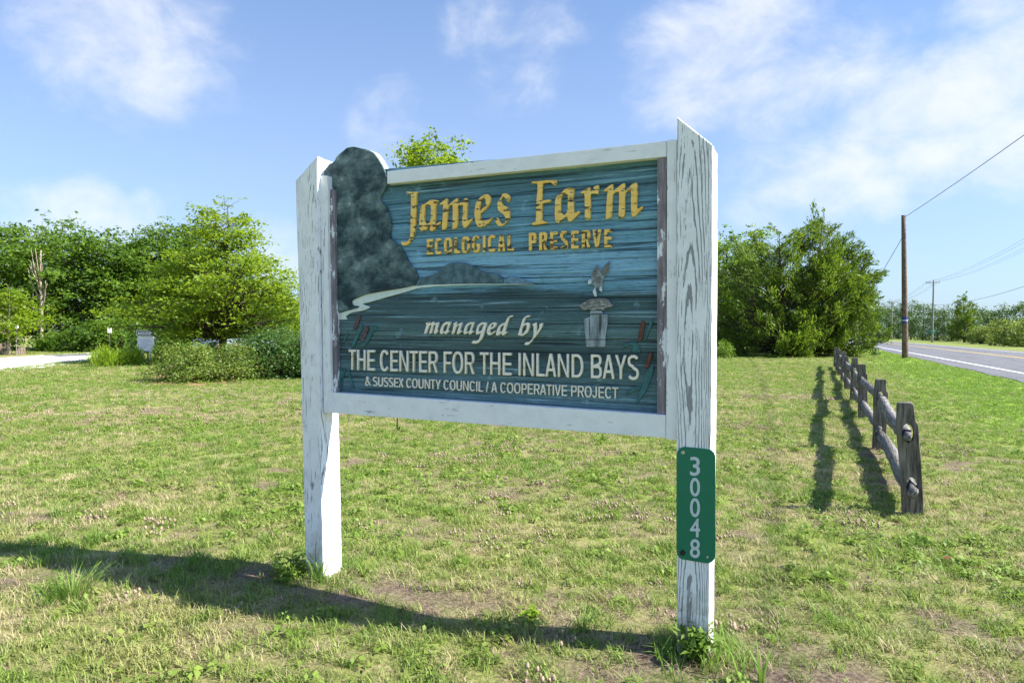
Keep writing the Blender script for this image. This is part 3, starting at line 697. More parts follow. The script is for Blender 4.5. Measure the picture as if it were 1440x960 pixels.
def glyph(ch, s, e, wf):
    """outline loops of a capital, cap height 1; s stroke width, e squareness of the rounds, wf width factor"""
    W = {'A':.68,'B':.64,'C':.70,'D':.69,'E':.58,'F':.55,'G':.74,'H':.67,'I':s/wf,'J':.48,'L':.53,'N':.68,'O':.75,'P':.61,'R':.66,'S':.63,'T':.60,'U':.67,'V':.66,'X':.66,'Y':.66,'/':.30,'&':.70}
    w = W[ch]*wf; h = s*.92; r = w/2-s/2; N = 14
    if ch == 'I': L = [[(0,0),(s,0),(s,1),(0,1)]]
    elif ch == 'L': L = [[(0,0),(w,0),(w,h),(s,h),(s,1),(0,1)]]
    elif ch == 'E': L = [[(0,0),(w,0),(w,h),(s,h),(s,.5-h/2),(w*.94,.5-h/2),(w*.94,.5+h/2),(s,.5+h/2),(s,1-h),(w,1-h),(w,1),(0,1)]]
    elif ch == 'F': L = [[(0,0),(s,0),(s,.47-h/2),(w*.92,.47-h/2),(w*.92,.47+h/2),(s,.47+h/2),(s,1-h),(w,1-h),(w,1),(0,1)]]
    elif ch == 'H': L = [[(0,0),(s,0),(s,.52-h/2),(w-s,.52-h/2),(w-s,0),(w,0),(w,1),(w-s,1),(w-s,.52+h/2),(s,.52+h/2),(s,1),(0,1)]]
    elif ch == 'T': L = [[(w/2-s/2,0),(w/2+s/2,0),(w/2+s/2,1-h),(w,1-h),(w,1),(0,1),(0,1-h),(w/2-s/2,1-h)]]
    elif ch == 'N': L = [[(0,0),(s*.95,0),(s*.95,.80),(w-s*1.0,0),(w,0),(w,1),(w-s*.95,1),(w-s*.95,.20),(s*1.0,1),(0,1)]]
    elif ch == 'V': L = [[(w/2-s*.55,0),(w/2+s*.55,0),(w,1),(w-s*1.1,1),(w/2,.17),(s*1.1,1),(0,1)]]
    elif ch == 'A': L = [[(0,0),(s*1.08,0),(w*.27,.24),(w*.73,.24),(w-s*1.08,0),(w,0),(w/2+s*.58,1),(w/2-s*.58,1)], [(w*.33,.24+h),(w*.67,.24+h),(w/2,.80)]]
    elif ch == 'Y': L = [[(w/2-s/2,0),(w/2+s/2,0),(w/2+s/2,.42),(w,1),(w-s*1.15,1),(w/2,.54),(s*1.15,1),(0,1),(w/2-s/2,.42)]]
    elif ch == 'X': L = [[(0,0),(s*1.2,0),(w/2,.40),(w-s*1.2,0),(w,0),(w/2+s*.62,.51),(w*.97,1),(w*.97-s*1.2,1),(w/2,.62),(s*1.2+w*.03,1),(w*.03,1),(w/2-s*.62,.51)]]
    elif ch == '/': L = [[(0,-.02),(s*.8,-.02),(w,1.02),(w-s*.8,1.02)]]
    elif ch == 'O': L = [sup(w/2,.5,w/2,.515,0,360,32,e)[:-1], sup(w/2,.5,w/2-s,.515-h,0,360,32,e)[:-1]]
    elif ch == 'C': L = [ribbon(sup(w/2,.5,r,.515-h/2,38,322,26,e), s*.97)]
    elif ch == 'G': L = [ribbon(sup(w/2,.5,r,.515-h/2,40,318,26,e)+[(w-s*.52,.22),(w-s*.52,.44),(w*.55,.44)], s*.97)]
    elif ch == 'U': L = [ribbon([(s/2,1),(s/2,.5)]+sup(w/2,.33,r,.345-h/2,180,360,16,e)+[(w-s/2,.5),(w-s/2,1)], s)]
    elif ch == 'J': L = [ribbon(sup(w/2,.28,r,.295-h/2,188,360,14,e)+[(w-s/2,.5),(w-s/2,1)], s)]
    elif ch == 'S': L = [ribbon(sup(w/2,.755,r,.26-h/2,28,262,18,e)+[(w*.5,.505)]+sup(w/2,.25,r,.265-h/2,78,-152,18,e), s*.97)]
    elif ch == 'D': L = [[(0,0)]+sup(w*.42,.5,w*.58,.5,-90,90,18,e)+[(0,1)], [(s,h)]+sup(w*.42,.5,w*.58-s,.5-h,-90,90,18,e)+[(s,1-h)]]
    elif ch == 'P': L = [[(0,0),(s,0),(s,.40)]+sup(w*.60,.70,w*.40,.30,-90,90,14,e)+[(0,1)], [(s,.40+h)]+sup(w*.60,.70,w*.40-s,.30-h,-90,90,12,e)+[(s,1-h)]]
    elif ch == 'R': L = [[(0,0),(s,0),(s,.42),(w*.50,.42),(w-s*1.12,0),(w,0),(w*.66,.455)]+sup(w*.60,.72,w*.37,.28,-70,90,14,e)+[(0,1)], [(s,.42+h)]+sup(w*.60,.71,w*.37-s,.29-h,-90,90,12,e)+[(s,1-h)]]
    elif ch == 'B': L = [[(0,0)]+sup(w*.60,.27,w*.40,.27,-90,70,12,e)+[(w*.78,.53)]+sup(w*.58,.76,w*.38,.24,-62,90,12,e)+[(0,1)], [(s,h)]+sup(w*.60,.275,w*.40-s,.275-h,-90,90,12,e)+[(s,.55-h)], [(s,.55)]+sup(w*.58,.75+h*.10,w*.38-s,.25-h*1.0,-90,90,12,e)+[(s,1-h)]]
    elif ch == '&': L = [ribbon([(w,.02),(w*.62,.36),(w*.30,.70)]+sup(w*.42,.82,w*.15,.14,165,-15,10,2)+[(w*.46,.64),(w*.20,.45)]+sup(w*.34,.25,w*.27,.21,150,285,12,2)+[(w*.62,.10),(w*.80,.24),(w*.86,.42)], s*.9)]
    lsb = {'A':.02,'V':.02,'Y':.02,'T':.03,'X':.02,'/':.02,'C':.055,'G':.055,'O':.055,'S':.045,'J':.03,'&':.04}.get(ch, .09)
    rsb = {'L':.02,'F':.03,'P':.03,'E':.05,'A':.02,'V':.02,'Y':.02,'T':.03,'X':.02,'R':.03,'/':.02,'C':.045,'O':.055,'G':.08,'D':.05,'B':.045,'S':.045,'&':.04}.get(ch, .09)
    return L, w, lsb*wf, rsb*wf
def set_line(body, quad, y0, thick, mt, s=.115, e=2.25, wf=1.0, track=0.0, bevel=.001):
    q = [on_plane(a, b, SIGN_Y+y0) - ORG for (a, b) in quad]; x = 0; items = []
    for ch in body:
        if ch == ' ': x += .34*wf+track; continue
        L, w, lb, rb = glyph(ch, s, e, wf); x += lb; items.append((x, L)); x += w+rb+track; end = x-rb-track
    x0 = items[0][0]
    for (gx, L) in items:
        loops = []
        for lp in L:
            P = []
            for (a, b) in lp:
                u = (gx+a-x0)/(end-x0); p = q[0].lerp(q[1], u)*(1-b) + q[3].lerp(q[2], u)*b; P.append((p.x, p.z))
            loops.append(P)
        me = outline_mesh('letter', loops, thick, bevel)
        co = np.empty(len(me.vertices)*3, dtype=np.float32); me.vertices.foreach_get('co', co); co = co.reshape(-1,3); co[:,1] += y0-.07
        me.vertices.foreach_set('co', co.ravel()); me.update(); link('letter', me, sign, [mt])
set_line('ECOLOGICAL', [(600,358),(722,352.3),(722,328.6),(600,336.2)], .060, .0112, M_GOLD2, .185, 3.4, .80, .07)
set_line('PRESERVE', [(743.5,352.2),(860.5,347.3),(860.5,321.8),(743.5,327.4)], .060, .0112, M_GOLD2, .185, 3.4, .80, .09)
set_line('THE CENTER FOR THE INLAND BAYS', [(489.9,519.7),(898,533.8),(898,499.6),(489.9,491.3)], .058, .0132, M_CREAM, .128)
set_line('& SUSSEX COUNTY COUNCIL / A COOPERATIVE PROJECT', [(513.4,541.8),(869,560.6),(869,544.8),(513.4,529.3)], .061, .0102, M_CREAM, .128, bevel=.0006)

# house-number plate
def rrect(x0, y0l, y0r, x1, y1l, y1r, rx, ry, n=6):
    cs = [(x0, y1l, 180, 90), (x1, y1r, 90, 0), (x1, y0r, 0, -90), (x0, y0l, -90, -180)]; P = []
    for (x, y, a0, a1) in cs:
        cx = x + (rx if x == x0 else -rx); cy = y + (-ry if y in (y1l, y1r) else ry)
        for i in range(n+1):
            a = R(a0+(a1-a0)*i/n); P.append((cx+rx*math.cos(a), cy+ry*math.sin(a)))
    return P
plate = carve('number_plate', [rrect(951.2, 628, 631, 1006, 786.5, 791.8, 11.5, 12.5)], -.0042, .0035, M_GREEN, .0006, .1, 0)
for ch, (a, b) in zip('30048', [(642,668),(671.5,697),(700,726),(728.5,754.5),(757.5,783.5)]):
    text_line(ch, [(970.3,b),(984.3,b+.7),(984.3,a+.7),(970.3,a)], -.0052, .0012, M_DIGIT, .012, parent=plate, name='digit')
for (a, b, mt, r_) in [(960.3,636,M_SCREW,2.7),(959.7,777,M_SCREWD,4.0),(995,783,M_SCREW,1.9)]:
    carve('screw', [[(a+r_*math.cos(i*math.pi/7), b+r_*math.sin(i*math.pi/7)) for i in range(14)]], -.0075, .0034, mt, .0008, .1, 0, parent=plate)
A = Acc(); hp = [sp(558.5,586,.06), sp(558.6,594,.055), sp(558.4,601,.05), sp(559.6,604.5,.045), sp(561.2,603.5,.045), sp(561.6,599.5,.045)]
A.tube([tuple(p) for p in hp], [.0028]*6, 6); link('hook', A.mesh('hook', True), sign, [M_RUST])

# ------------------------------------------------------------------ split-rail fence
FD = R(1.3)
fb = on_ground(1285, 722); fdir = Vector((-math.sin(FD), math.cos(FD), 0))
fence = empty('split_rail_fence', (fb.x, fb.y, 0)); tag(fence, 'weathered grey split rail fence running along the lawn towards the road', 'fence')
frng = random.Random(11)
def oval(cx, cz, rx, rz, n=14): return [(cx+rx*math.cos(2*math.pi*i/n), cz+rz*math.sin(2*math.pi*i/n)) for i in range(n)]
FP = 9; SP = 3.03
for k in range(FP):
    rr = random.Random(40+k); lean = [-.065,.01,-.02,.02,-.03,.02,-.01,.02,0][k]; hh = [.79,.78,.83,.84,.78,.82,.80,.82,.80][k]
    wd = .066
    L = [(-wd-.003,-.12),(wd,-.12),(wd+.004,.3),(wd+.006,hh*.80),(wd-.012,hh*.84),(wd-.016,hh-.01),(wd-.03,hh),(-wd+.02,hh-.004),(-wd+.012,hh-.02),(-wd-.002,hh*.75),(-wd+.004,.3)]
    L = [(x+lean*max(z,0)/hh+rr.uniform(-.003,.003), z) for x, z in L]
    h1 = [(x+lean*z/hh, z) for x, z in oval(.0, .205, .034, .060)]; h2 = [(x+lean*z/hh, z) for x, z in oval(.002, .575, .036, .066)]
    me = outline_mesh('post', [chaikin(L,.12), h1, h2], .085, .004)
    o = link('post', me, fence, [M_FPOST]); o.location = fdir*(SP*k) - Vector((0,.042,0)); o.rotation_euler = (rr.uniform(-.015,.015), 0, FD+rr.uniform(-.06,.06))
def rail_mesh(seed, z0, z1):
    rr = np.random.RandomState(seed); n = 14; s = np.linspace(0, 1, n); L = SP+.30; sides = 4; v = []; q = []
    th = (rr.rand(sides)*.45+np.arange(sides))*2*math.pi/sides; shp = .8+.5*rr.rand(sides)
    bow = rr.uniform(-.010,.010); sag = rr.uniform(-.016,.004); tw = rr.uniform(-.25,.25)
    for i in range(n):
        t = s[i]; end = min(t, 1-t); w_ = .024+.020*min(1, end/.12); h_ = .038+.034*min(1, end/.10)
        cx = bow*math.sin(math.pi*t)+.005*math.sin(9*t+seed)+.012*(t-.5); cz = z0+(z1-z0)*t+sag*math.sin(math.pi*t)+.006*math.sin(7*t+seed*2)
        for j in range(sides):
            a = th[j]+tw*t; r_ = shp[j]*(1+.20*(rr.rand()-.5)); v.append((cx+w_*r_*math.cos(a), -.15+L*t, cz+h_*r_*math.sin(a)))
    for i in range(n-1):
        for j in range(sides): k = (j+1) % sides; q.append((i*sides+j, i*sides+k, (i+1)*sides+k, (i+1)*sides+j))
    c0 = len(v); v.append((v[0][0]*.2, -.15, z0)); v.append((0, L-.15, z1)); t = []
    for j in range(sides): k = (j+1) % sides; t.append((c0, k, j)); t.append((c0+1, (n-1)*sides+j, (n-1)*sides+k))
    return np_mesh('rail', v, [q, t])
leans = [-.065,.01,-.02,.02,-.03,.02,-.01,.02,0]
for k in range(FP-1):
    for lv, (zz, zh) in enumerate([(.575, .575), (.205, .205)]):
        dz = .022 if k % 2 else -.022
        me = rail_mesh(70+k*2+lv, zz+dz, zz+dz)
        o = link('rail', me, fence, [M_FRAIL]); o.location = fdir*(SP*k) + Vector((leans[k]*zz/.8, 0, 0)); o.rotation_euler = (0, 0, FD + (leans[k]-leans[k+1])*zz/.8/SP)

# ------------------------------------------------------------------ poles and wires
M_POLE = plain('brown creosote pole', (.155,.105,.080), .9, .35, 5, bump=.5)
M_POLEG = plain('grey weathered pole', (.24,.225,.21), .9, .25, 4, bump=.4)
M_WIRE = plain('dark cable', (.03,.03,.032), .6, .2, 4)
M_SIGNG = plain('green street sign', S(10,120,100), .45, .08, 10)
M_TAGB = plain('blue pole marker', S(40,60,120), .5, .3, 30)
def pole_thing(name, p, h, r, mt, label, lean=(0,0), arm=None, group=None):
    o = empty(name, (p.x, p.y, 0)); tag(o, label, 'utility pole', group)
    A = Acc(); n = 9; zz = np.linspace(-.6, h, n)
    A.tube([(lean[0]*max(z,0)/h, lean[1]*max(z,0)/h, z) for z in zz], [r*(1-.32*max(z,0)/h) for z in zz], 14)
    link('pole', A.mesh('pole', True), o, [mt])
    if arm:
        A = Acc(); A.box((-arm/2, -.07, h-.50), (arm/2, -.07+.12-.001+.02, h-.38)); me = A.mesh('crossarm'); ob = link('crossarm', me, o, [mt]); ob.location.y = -.16; ob.rotation_euler.z = ROAD_T
        for x in (-arm/2+.12, -arm*.22, arm*.22, arm/2-.12):
            A = Acc(); A.tube([(x,-.16,h-.38),(x,-.16,h-.30),(x,-.16,h-.22)], [.035,.055,.03], 8); link('insulator', A.mesh('insulator', True), o, [M_POLEG])
        for s_ in (-1, 1):
            A = Acc(); A.tube([(s_*arm*.33,-.245,h-.5),(0,-.20,h-1.1)], .02, 5); link('brace', A.mesh('brace'), o, [mt])
    return o
pp = on_ground(1273, 504); hN = height_at(1269, 303, pp)
near = pole_thing('utility_pole', pp, hN, .165, M_POLE, 'tall bare brown wooden pole without crossarm on the grass verge by the road', (-.16,0))
A = Acc(); zt = height_at(1271, 450, pp); A.tube([(-.06,-.02,zt-.17),(-.06,-.02,zt+.17)], .158, 14, False); link('marker_band', A.mesh('marker_band', True), near, [M_TAGB])
A = Acc(); A.tube([(-.06,-.02,zt-.04),(-.06,-.02,zt+.00)], .1605, 14, False); link('marker_stripe', A.mesh('marker_stripe', True), near, [M_LINEW])
U_P = 20.8
def polep(px): 
    d = ray(px, 470); d = Vector((d.x, d.y)); # intersect with the line u = U_P
    a = math.cos(ROAD_T)*d.x + math.sin(ROAD_T)*d.y; k = U_P/a; return Vector((d.x*k, d.y*k, 0))
row = []
specs = [(1311, 394, 'grey crossarm pole across the road carrying a green street sign'), (1254, 423, 'second crossarm pole beyond the road, left of the bare brown pole'),
         (1228, 437, 'thin distant pole just right of the cedar trees'), (1213, 450, 'farthest tiny pole at the bend of the road')]
for (px, py, lb) in specs:
    p = polep(px); h = height_at(px, py, p); row.append((p, h)); pole_thing('utility_pole', p, h, .19, M_POLEG, lb, (.12,0) if px == 1311 else (0,0), 2.4, 'poles along the far side of the road')
p1 = row[0][0]; back = Vector((*rp(U_P, 76), 0)); row.insert(0, (back, row[0][1]))
pole_thing('utility_pole', back, row[0][1], .19, M_POLEG, 'grey crossarm pole just past the right edge of view', (0,0), 2.4, 'poles along the far side of the road')
hs = height_at(1310, 466, p1)
ss = empty('street_sign', (p1.x, p1.y-.26, 0)); tag(ss, 'small green street name sign on the grey crossarm pole', 'street sign')
A = Acc(); A.box((-.62,-.012,hs-.26),(.62,.012,hs+.26)); link('plate', bevel_mesh(A.mesh('plate'), .005, 1), ss, [M_SIGNG])
A = Acc(); A.box((-.42,-.018,hs-.03),(.40,-.0135,hs+.06)); link('name_strip', A.mesh('name_strip'), ss, [M_DIGIT])
A = Acc(); A.box((-.05,.013,hs-.2),(.05,.10,hs+.2)); link('bracket', A.mesh('bracket'), ss, [M_SCREW])
def wire(name, a, b, sag, label, r=.012, n=28, group=None):
    pts = [(a.x+(b.x-a.x)*t, a.y+(b.y-a.y)*t, a.z+(b.z-a.z)*t-4*sag*t*(1-t)) for t in np.linspace(0,1,n)]
    A = Acc(); A.tube(pts, r, 5); o = link(name, A.mesh(name, True), None, [M_WIRE]); tag(o, label, 'cable', group); return o
topN = pp + Vector((-.16, 0, hN-.14))
d1 = ray(1440, 186); e1 = CAMP + d1*(30.5/math.hypot(d1.x, d1.y))
vv = (e1-topN); wire('overhead_cable', topN, topN+vv*3.4+Vector((0,0,1.2)), .55, 'thick cable rising from the brown pole top to the upper right', .014)
d2 = ray(1229, 399); e2 = CAMP + d2*(46/math.hypot(d2.x, d2.y)); s2 = pp + Vector((-.15, 0, height_at(1268, 331, pp)))
wire('service_cable', s2, s2+(e2-s2)*1.7, .1, 'thin cable dropping left from the brown pole towards the cedar', .014)
WL = ['outer left', 'inner left', 'inner right', 'outer right']
for j, x in enumerate((-1.08, -.53, .53, 1.08)):
    for i in range(len(row)-1):
        (a, ha), (b, hb) = row[i], row[i+1]
        lb = 'thin %s power line strung between %s' % (WL[j], ['the right edge and the crossarm pole', 'the crossarm pole and the second pole', 'the second and third far poles', 'the last two far poles'][i])
        wire('power_line', a+Vector((x,-.16,ha-.22)), b+Vector((x,-.16,hb-.22)), .9, lb, .011 + .006*i, 20, 'power lines across the road')
a, ha = row[0]; b, hb = row[1]
wire('phone_line', a+Vector((0,-.3,ha*.60)), b+Vector((0,-.3,hb*.60)), .8, 'low thicker phone line between the right edge and the crossarm pole', .022)
# ------------------------------------------------------------------ foliage builders
def leaf_quads(acc, pos, axis, normal, L, W, rng):
    n = len(pos); axis = axis/(np.linalg.norm(axis, axis=1, keepdims=True)+1e-9)
    side = np.cross(axis, normal); side /= (np.linalg.norm(side, axis=1, keepdims=True)+1e-9)
    nr = np.cross(side, axis)
    k_ = .45+1.0*rng.rand(n)**1.3; L = (L*k_)[:,None]; W = (W*k_*(.8+.4*rng.rand(n)))[:,None]
    v = np.stack([pos-axis*L*.5, pos+side*W*.5-axis*L*.05+nr*W*.18, pos+axis*L*.5-nr*L*.08, pos-side*W*.5-axis*L*.05+nr*W*.18], axis=1).reshape(-1,3)
    q = np.arange(n*4).reshape(n,4); acc.add(v, q)
def prof_r(prof, t):
    ts = [a for a, b in prof]; rs = [b for a, b in prof]; return np.interp(t, ts, rs)
def gen_tree(name, p, H, prof, trunk_r, nclust, per, leaf, mt, label, cat='tree', seed=1, cl=.5, flat=.5, outer=.45, lean=(0,0), mode='leaf', lump=.28,
             group=None, nlimb=40, aspect=.55, bark=None, low=.12, sparse_top=0, tiers=0, stems=1, lumpf=1.0):
    """tapered trunk and limbs, crown of leaf-sized faces spread through a lumpy envelope"""
    rng = np.random.RandomState(seed)
    o = empty(name, (p.x, p.y, float(terr(p.x, p.y)))); tag(o, label, cat, group)
    ts = np.linspace(prof[0][0], prof[-1][0], 400); w_ = prof_r(prof, ts)+.06*max(b for a, b in prof); cdf = np.cumsum(w_**1.25); cdf /= cdf[-1]
    t = np.interp(rng.rand(nclust), cdf, ts); th = rng.rand(nclust)*2*math.pi
    if tiers:
        tq = t*tiers + .35*np.sin(th*3+1.3); t = np.clip((np.round(tq) + (tq-np.round(tq))*.55 - .35*np.sin(th*3+1.3))/tiers, prof[0][0]*.9, prof[-1][0])
    ph = rng.rand(6)*6.28
    lum = 1 + lump*(np.sin(th*2*lumpf+ph[0]+t*7)*.5 + np.sin(th*5*lumpf+ph[1]-t*13)*.35 + np.sin(t*23+ph[2]+th)*.35)
    rr = prof_r(prof, t)*lum*(outer+(1-outer)*rng.rand(nclust)**.6)
    cx = rr*np.cos(th)+lean[0]*t; cy = rr*np.sin(th)+lean[1]*t; cz = t*H + rng.randn(nclust)*cl*.25
    wild = rng.rand(nclust) < .09; cx = np.where(wild, cx*1.16, cx); cy = np.where(wild, cy*1.16, cy); cz = np.where(wild, np.minimum(cz+.08*H*rng.rand(nclust), H*1.03), cz)
    ctr = np.stack([cx, cy, cz], axis=1)
    A = Acc()
    csz = cl*(.6+.8*rng.rand(nclust))*np.clip((1.04-t)*5, .35, 1)
    cnt = np.maximum(3, (per*(csz/cl)**2*(.7+.6*rng.rand(nclust))).astype(int))
    idx = np.repeat(np.arange(nclust), cnt); n = len(idx)
    off = rng.randn(n,3)*.55; off[:,2] *= flat
    pos = ctr[idx] + off*csz[idx][:,None]
    pos[:,2] = np.maximum(pos[:,2], .04)
    outw = np.stack([np.cos(th), np.sin(th), np.zeros(nclust)], axis=1)[idx]
    if mode == 'leaf':
        ax = outw*.5 + rng.randn(n,3)*.7; ax[:,2] = ax[:,2]*.5-.12
        nr = rng.randn(n,3)*.55; nr[:,2] += .95; nr += outw*.35
        leaf_quads(A, pos, ax, nr, leaf, leaf*aspect, rng)
    elif mode == 'spray':
        cax = outw*.75 + np.array([0,0,.62]) + (rng.randn(nclust,3)*.42)[idx]
        k = rng.rand(n)-.4; pos = ctr[idx] + cax*(k*csz[idx]*1.7)[:,None] + rng.randn(n,3)*(csz[idx]*.26*(1.15-k))[:,None]
        pos[:,2] = np.maximum(pos[:,2], .05)
        ax = cax + rng.randn(n,3)*.42; nr = rng.randn(n,3)
        leaf_quads(A, pos, ax, nr, leaf, leaf*aspect, rng)
    elif mode == 'blade':
        ax = outw*.45 + rng.randn(n,3)*.28; ax[:,2] = 1.0; leaf_quads(A, pos, ax, rng.randn(n,3), leaf, leaf*aspect, rng)
    cr = link('crown', A.mesh('crown'), o, [mt])
    B = Acc(); top = prof[-1][0]*H*.95
    for s_ in range(stems):
        a0 = rng.rand()*6.28; sprd = 0 if stems == 1 else prof_r(prof, .5)*.55
        zs = np.linspace(-.15, top*(1 if stems == 1 else .75), 9); wob = np.cumsum(rng.randn(9,2), axis=0)*trunk_r*.22; wob[0:2] = 0
        pts = np.stack([lean[0]*np.maximum(zs,0)/H+wob[:,0]+sprd*math.cos(a0)*np.maximum(zs,0)/top, lean[1]*np.maximum(zs,0)/H+wob[:,1]+sprd*math.sin(a0)*np.maximum(zs,0)/top, zs], axis=1)
        B.tube(pts, trunk_r*(1-.93*np.clip(zs/top,0,1))*(1+.5*np.exp(-np.maximum(zs,0)/(trunk_r*2+.01))), 9)
    for i in rng.permutation(nclust)[:nlimb]:
        e = ctr[i]; z0 = max(low*H, e[2]-math.hypot(e[0], e[1])*rng.uniform(.35,.8)); z0 = min(z0, e[2]*.97)
        s0 = np.array([lean[0]*z0/H, lean[1]*z0/H, z0]); 
        if stems > 1: s0 = np.array([0,0,.05])
        mid = s0*.45+e*.55+np.array([0,0,.10*np.linalg.norm(e-s0)])
        tt = np.linspace(0,1,5)[:,None]; pts = (1-tt)**2*s0 + 2*tt*(1-tt)*mid + tt**2*e
        r_ = max(trunk_r*.32*(1-z0/(H*1.1)), trunk_r*.07); B.tube(pts, np.linspace(r_, r_*.2, 5), 5, False)
    link('trunk', B.mesh('trunk', True), o, [bark or M_BARK])
    return o
def hpx(px, py, p): return height_at(px, py, p)

# left: young oak in front of the woods
pk = at_depth(312, 28); H = hpx(318, 276, pk)
gen_tree('oak_tree', pk, H, [(.13,1.6),(.21,2.9),(.33,3.6),(.45,3.25),(.56,2.55),(.66,1.8),(.74,1.25),(.82,1.0),(.91,.85),(.97,.5),(1.0,.22)], .17, 420, 74, .150, L_OAK,
         'broad young bright green oak tree behind the shrubs, pointed at the top', seed=3, cl=.56, flat=.30, outer=.22, lean=(.15,0), nlimb=420, low=.15, lump=.46, tiers=10)
# the woods behind the drive
woods = [(-95,308,45,3.6,1,'dense green tree at the far left edge of the woods'),(5,306,47,3.4,0,'tall light green tree above the small young tree'),
         (60,302,49,3.2,1,'tall tree standing right behind the bare dead trunk'),(105,304,46,3.3,0,'full leafy tree in the middle of the left woods'),
         (150,325,47,2.7,1,'lower dark tree in the dip of the left woods skyline'),(195,332,50,2.8,1,'shadowed woodland tree behind the white notice board'),
         (228,312,48,2.6,0,'woodland tree showing left of the oak top'),(268,307,50,2.5,1,'dark tree peeking just left of the oak tip'),
         (345,400,44,2.8,1,'low dark tree behind the right half of the oak'),(405,425,42,2.6,0,'low light tree behind the oak beside the white sign post')]
for i, (px, py, dep, rad, kind, lb) in enumerate(woods):
    p = at_depth(px, dep); H = hpx(px, py, p)
    gen_tree('woodland_tree', p, H, [(.10,rad*.70),(.25,rad*.95),(.45,rad*1.05),(.65,rad),(.82,rad*.74),(.94,rad*.42),(1.0,.2)], .17, 210, 62, .25, [L_WOOD, L_WOOD2][kind], lb,
             seed=20+i, cl=.80, flat=.40, outer=.36, nlimb=60, group='trees of the woods behind the drive', lump=.32, low=.2)
# understorey shrubs along the wood's foot
for i, (px, py, dep, rad, lb) in enumerate([(-30,462,43,1.8,'low understorey bush at the left end of the woods'),(88,470,43,1.7,'leafy understorey bush right of the dead trunk'),
        (130,455,42.5,1.7,'rounded understorey bush behind the small white sign'),(178,448,42,1.8,'pale understorey bush between the two small signs'),(232,455,40,1.7,'dark understorey bush right of the notice board'),(285,462,40,1.7,'dark understorey bush behind the oak trunk')]):
    p = at_depth(px, dep); H = hpx(px, py, p)
    gen_tree('understorey_bush', p, H, [(.02,rad*.8),(.3,rad),(.6,rad*.9),(.85,rad*.6),(1,.2)], .06, 110, 34, .22, [L_WOOD2, L_WOOD][i % 2], lb, 'bush', seed=60+i, cl=.5, flat=.6, outer=.4, nlimb=14, stems=3,
             group='bushes at the foot of the woods')
# young tree with its picket guard at the far left
p = at_depth(12, 36); H = hpx(12, 400, p)
gen_tree('young_tree', p, H, [(.30,1.0),(.42,1.6),(.58,1.45),(.75,.95),(.9,.5),(1,.12)], .075, 120, 40, .16, L_OAK, 'small light green young tree with pale trunk inside a picket guard', seed=5, cl=.42, flat=.4, outer=.3, nlimb=40, low=.28, bark=M_DEAD)
M_PICK = plain('brown grey picket', (.21,.16,.125), .9, .3, 10)
def pickets(pa, pb, n, h, label, q=None):
    a = on_ground(*pa); b = on_ground(*pb); o = empty('picket_fence', (a.x, a.y, 0)); tag(o, label, 'fence'); d = b-a; ang = math.atan2(d.y, d.x); o.rotation_euler.z = ang; L = d.length
    me = None
    for i in range(n):
        x = L*i/(n-1)
        if me is None:
            me = outline_mesh('picket', [[(-.055,0),(.055,0),(.055,h-.08),(0,h),(-.055,h-.08)]], .025); me.materials.append(M_PICK)
        pk_ = link('picket', me, o); pk_.location = (x, 0, -.02); pk_.rotation_euler.y = random.Random(i).uniform(-.03,.03)
    for z in (h*.25, h*.72):
        A = Acc(); A.box((-.06,.027,z-.04),(L+.06,.06,z+.04)); link('rail', A.mesh('rail'), o, [M_PICK])
pickets((-12,498.5), (14,498), 8, .66, 'short brown picket guard left of the young tree trunk')
pickets((25,499), (35,498.5), 5, .42, 'low picket guard panel right of the young tree trunk')
# bare dead tree
p = at_depth(57, 43); H = hpx(60, 352, p); o = empty('dead_tree', (p.x, p.y, 0)); tag(o, 'bare pinkish dead tree trunk with broken forked branches in the left woods', 'tree')
A = Acc(); z = np.linspace(-.3, H, 10); A.tube([(.10*math.sin(a*.9)+.02*a, 0, a) for a in z], .11*(1-.72*np.clip(z/H,0,1)), 8); link('trunk', A.mesh('trunk', True), o, [M_DEAD])
A = Acc(); rr = random.Random(8)
for (z0, dx, dz, dy) in [(.50,-.9,2.1,-.3),(.42,.8,1.6,-.2),(.55,-.35,2.9,-.4),(.60,.25,2.6,-.5),(.38,-1.5,1.0,-.2),(.66,-.7,1.2,-.3),(.5,1.1,1.2,-.4),(.7,.3,1.4,-.2)]:
    s0 = np.array([.1, 0, z0*H]); e = s0+np.array([dx,dy,dz]); tt = np.linspace(0,1,6)[:,None]; mid = s0*.5+e*.5+np.array([dx*.25,0,-.15*dz])
    pts = (1-tt)**2*s0+2*tt*(1-tt)*mid+tt**2*e; A.tube(pts, np.linspace(.055,.012,6), 6)
    for _ in range(3):
        k = rr.choice([2,3,4]); q = pts[k]; A.tube([q, q+np.array([rr.uniform(-.4,.4),rr.uniform(-.2,.2),rr.uniform(.2,.7)])], [.02,.006], 5)
link('branches', A.mesh('branches', True), o, [M_DEAD])

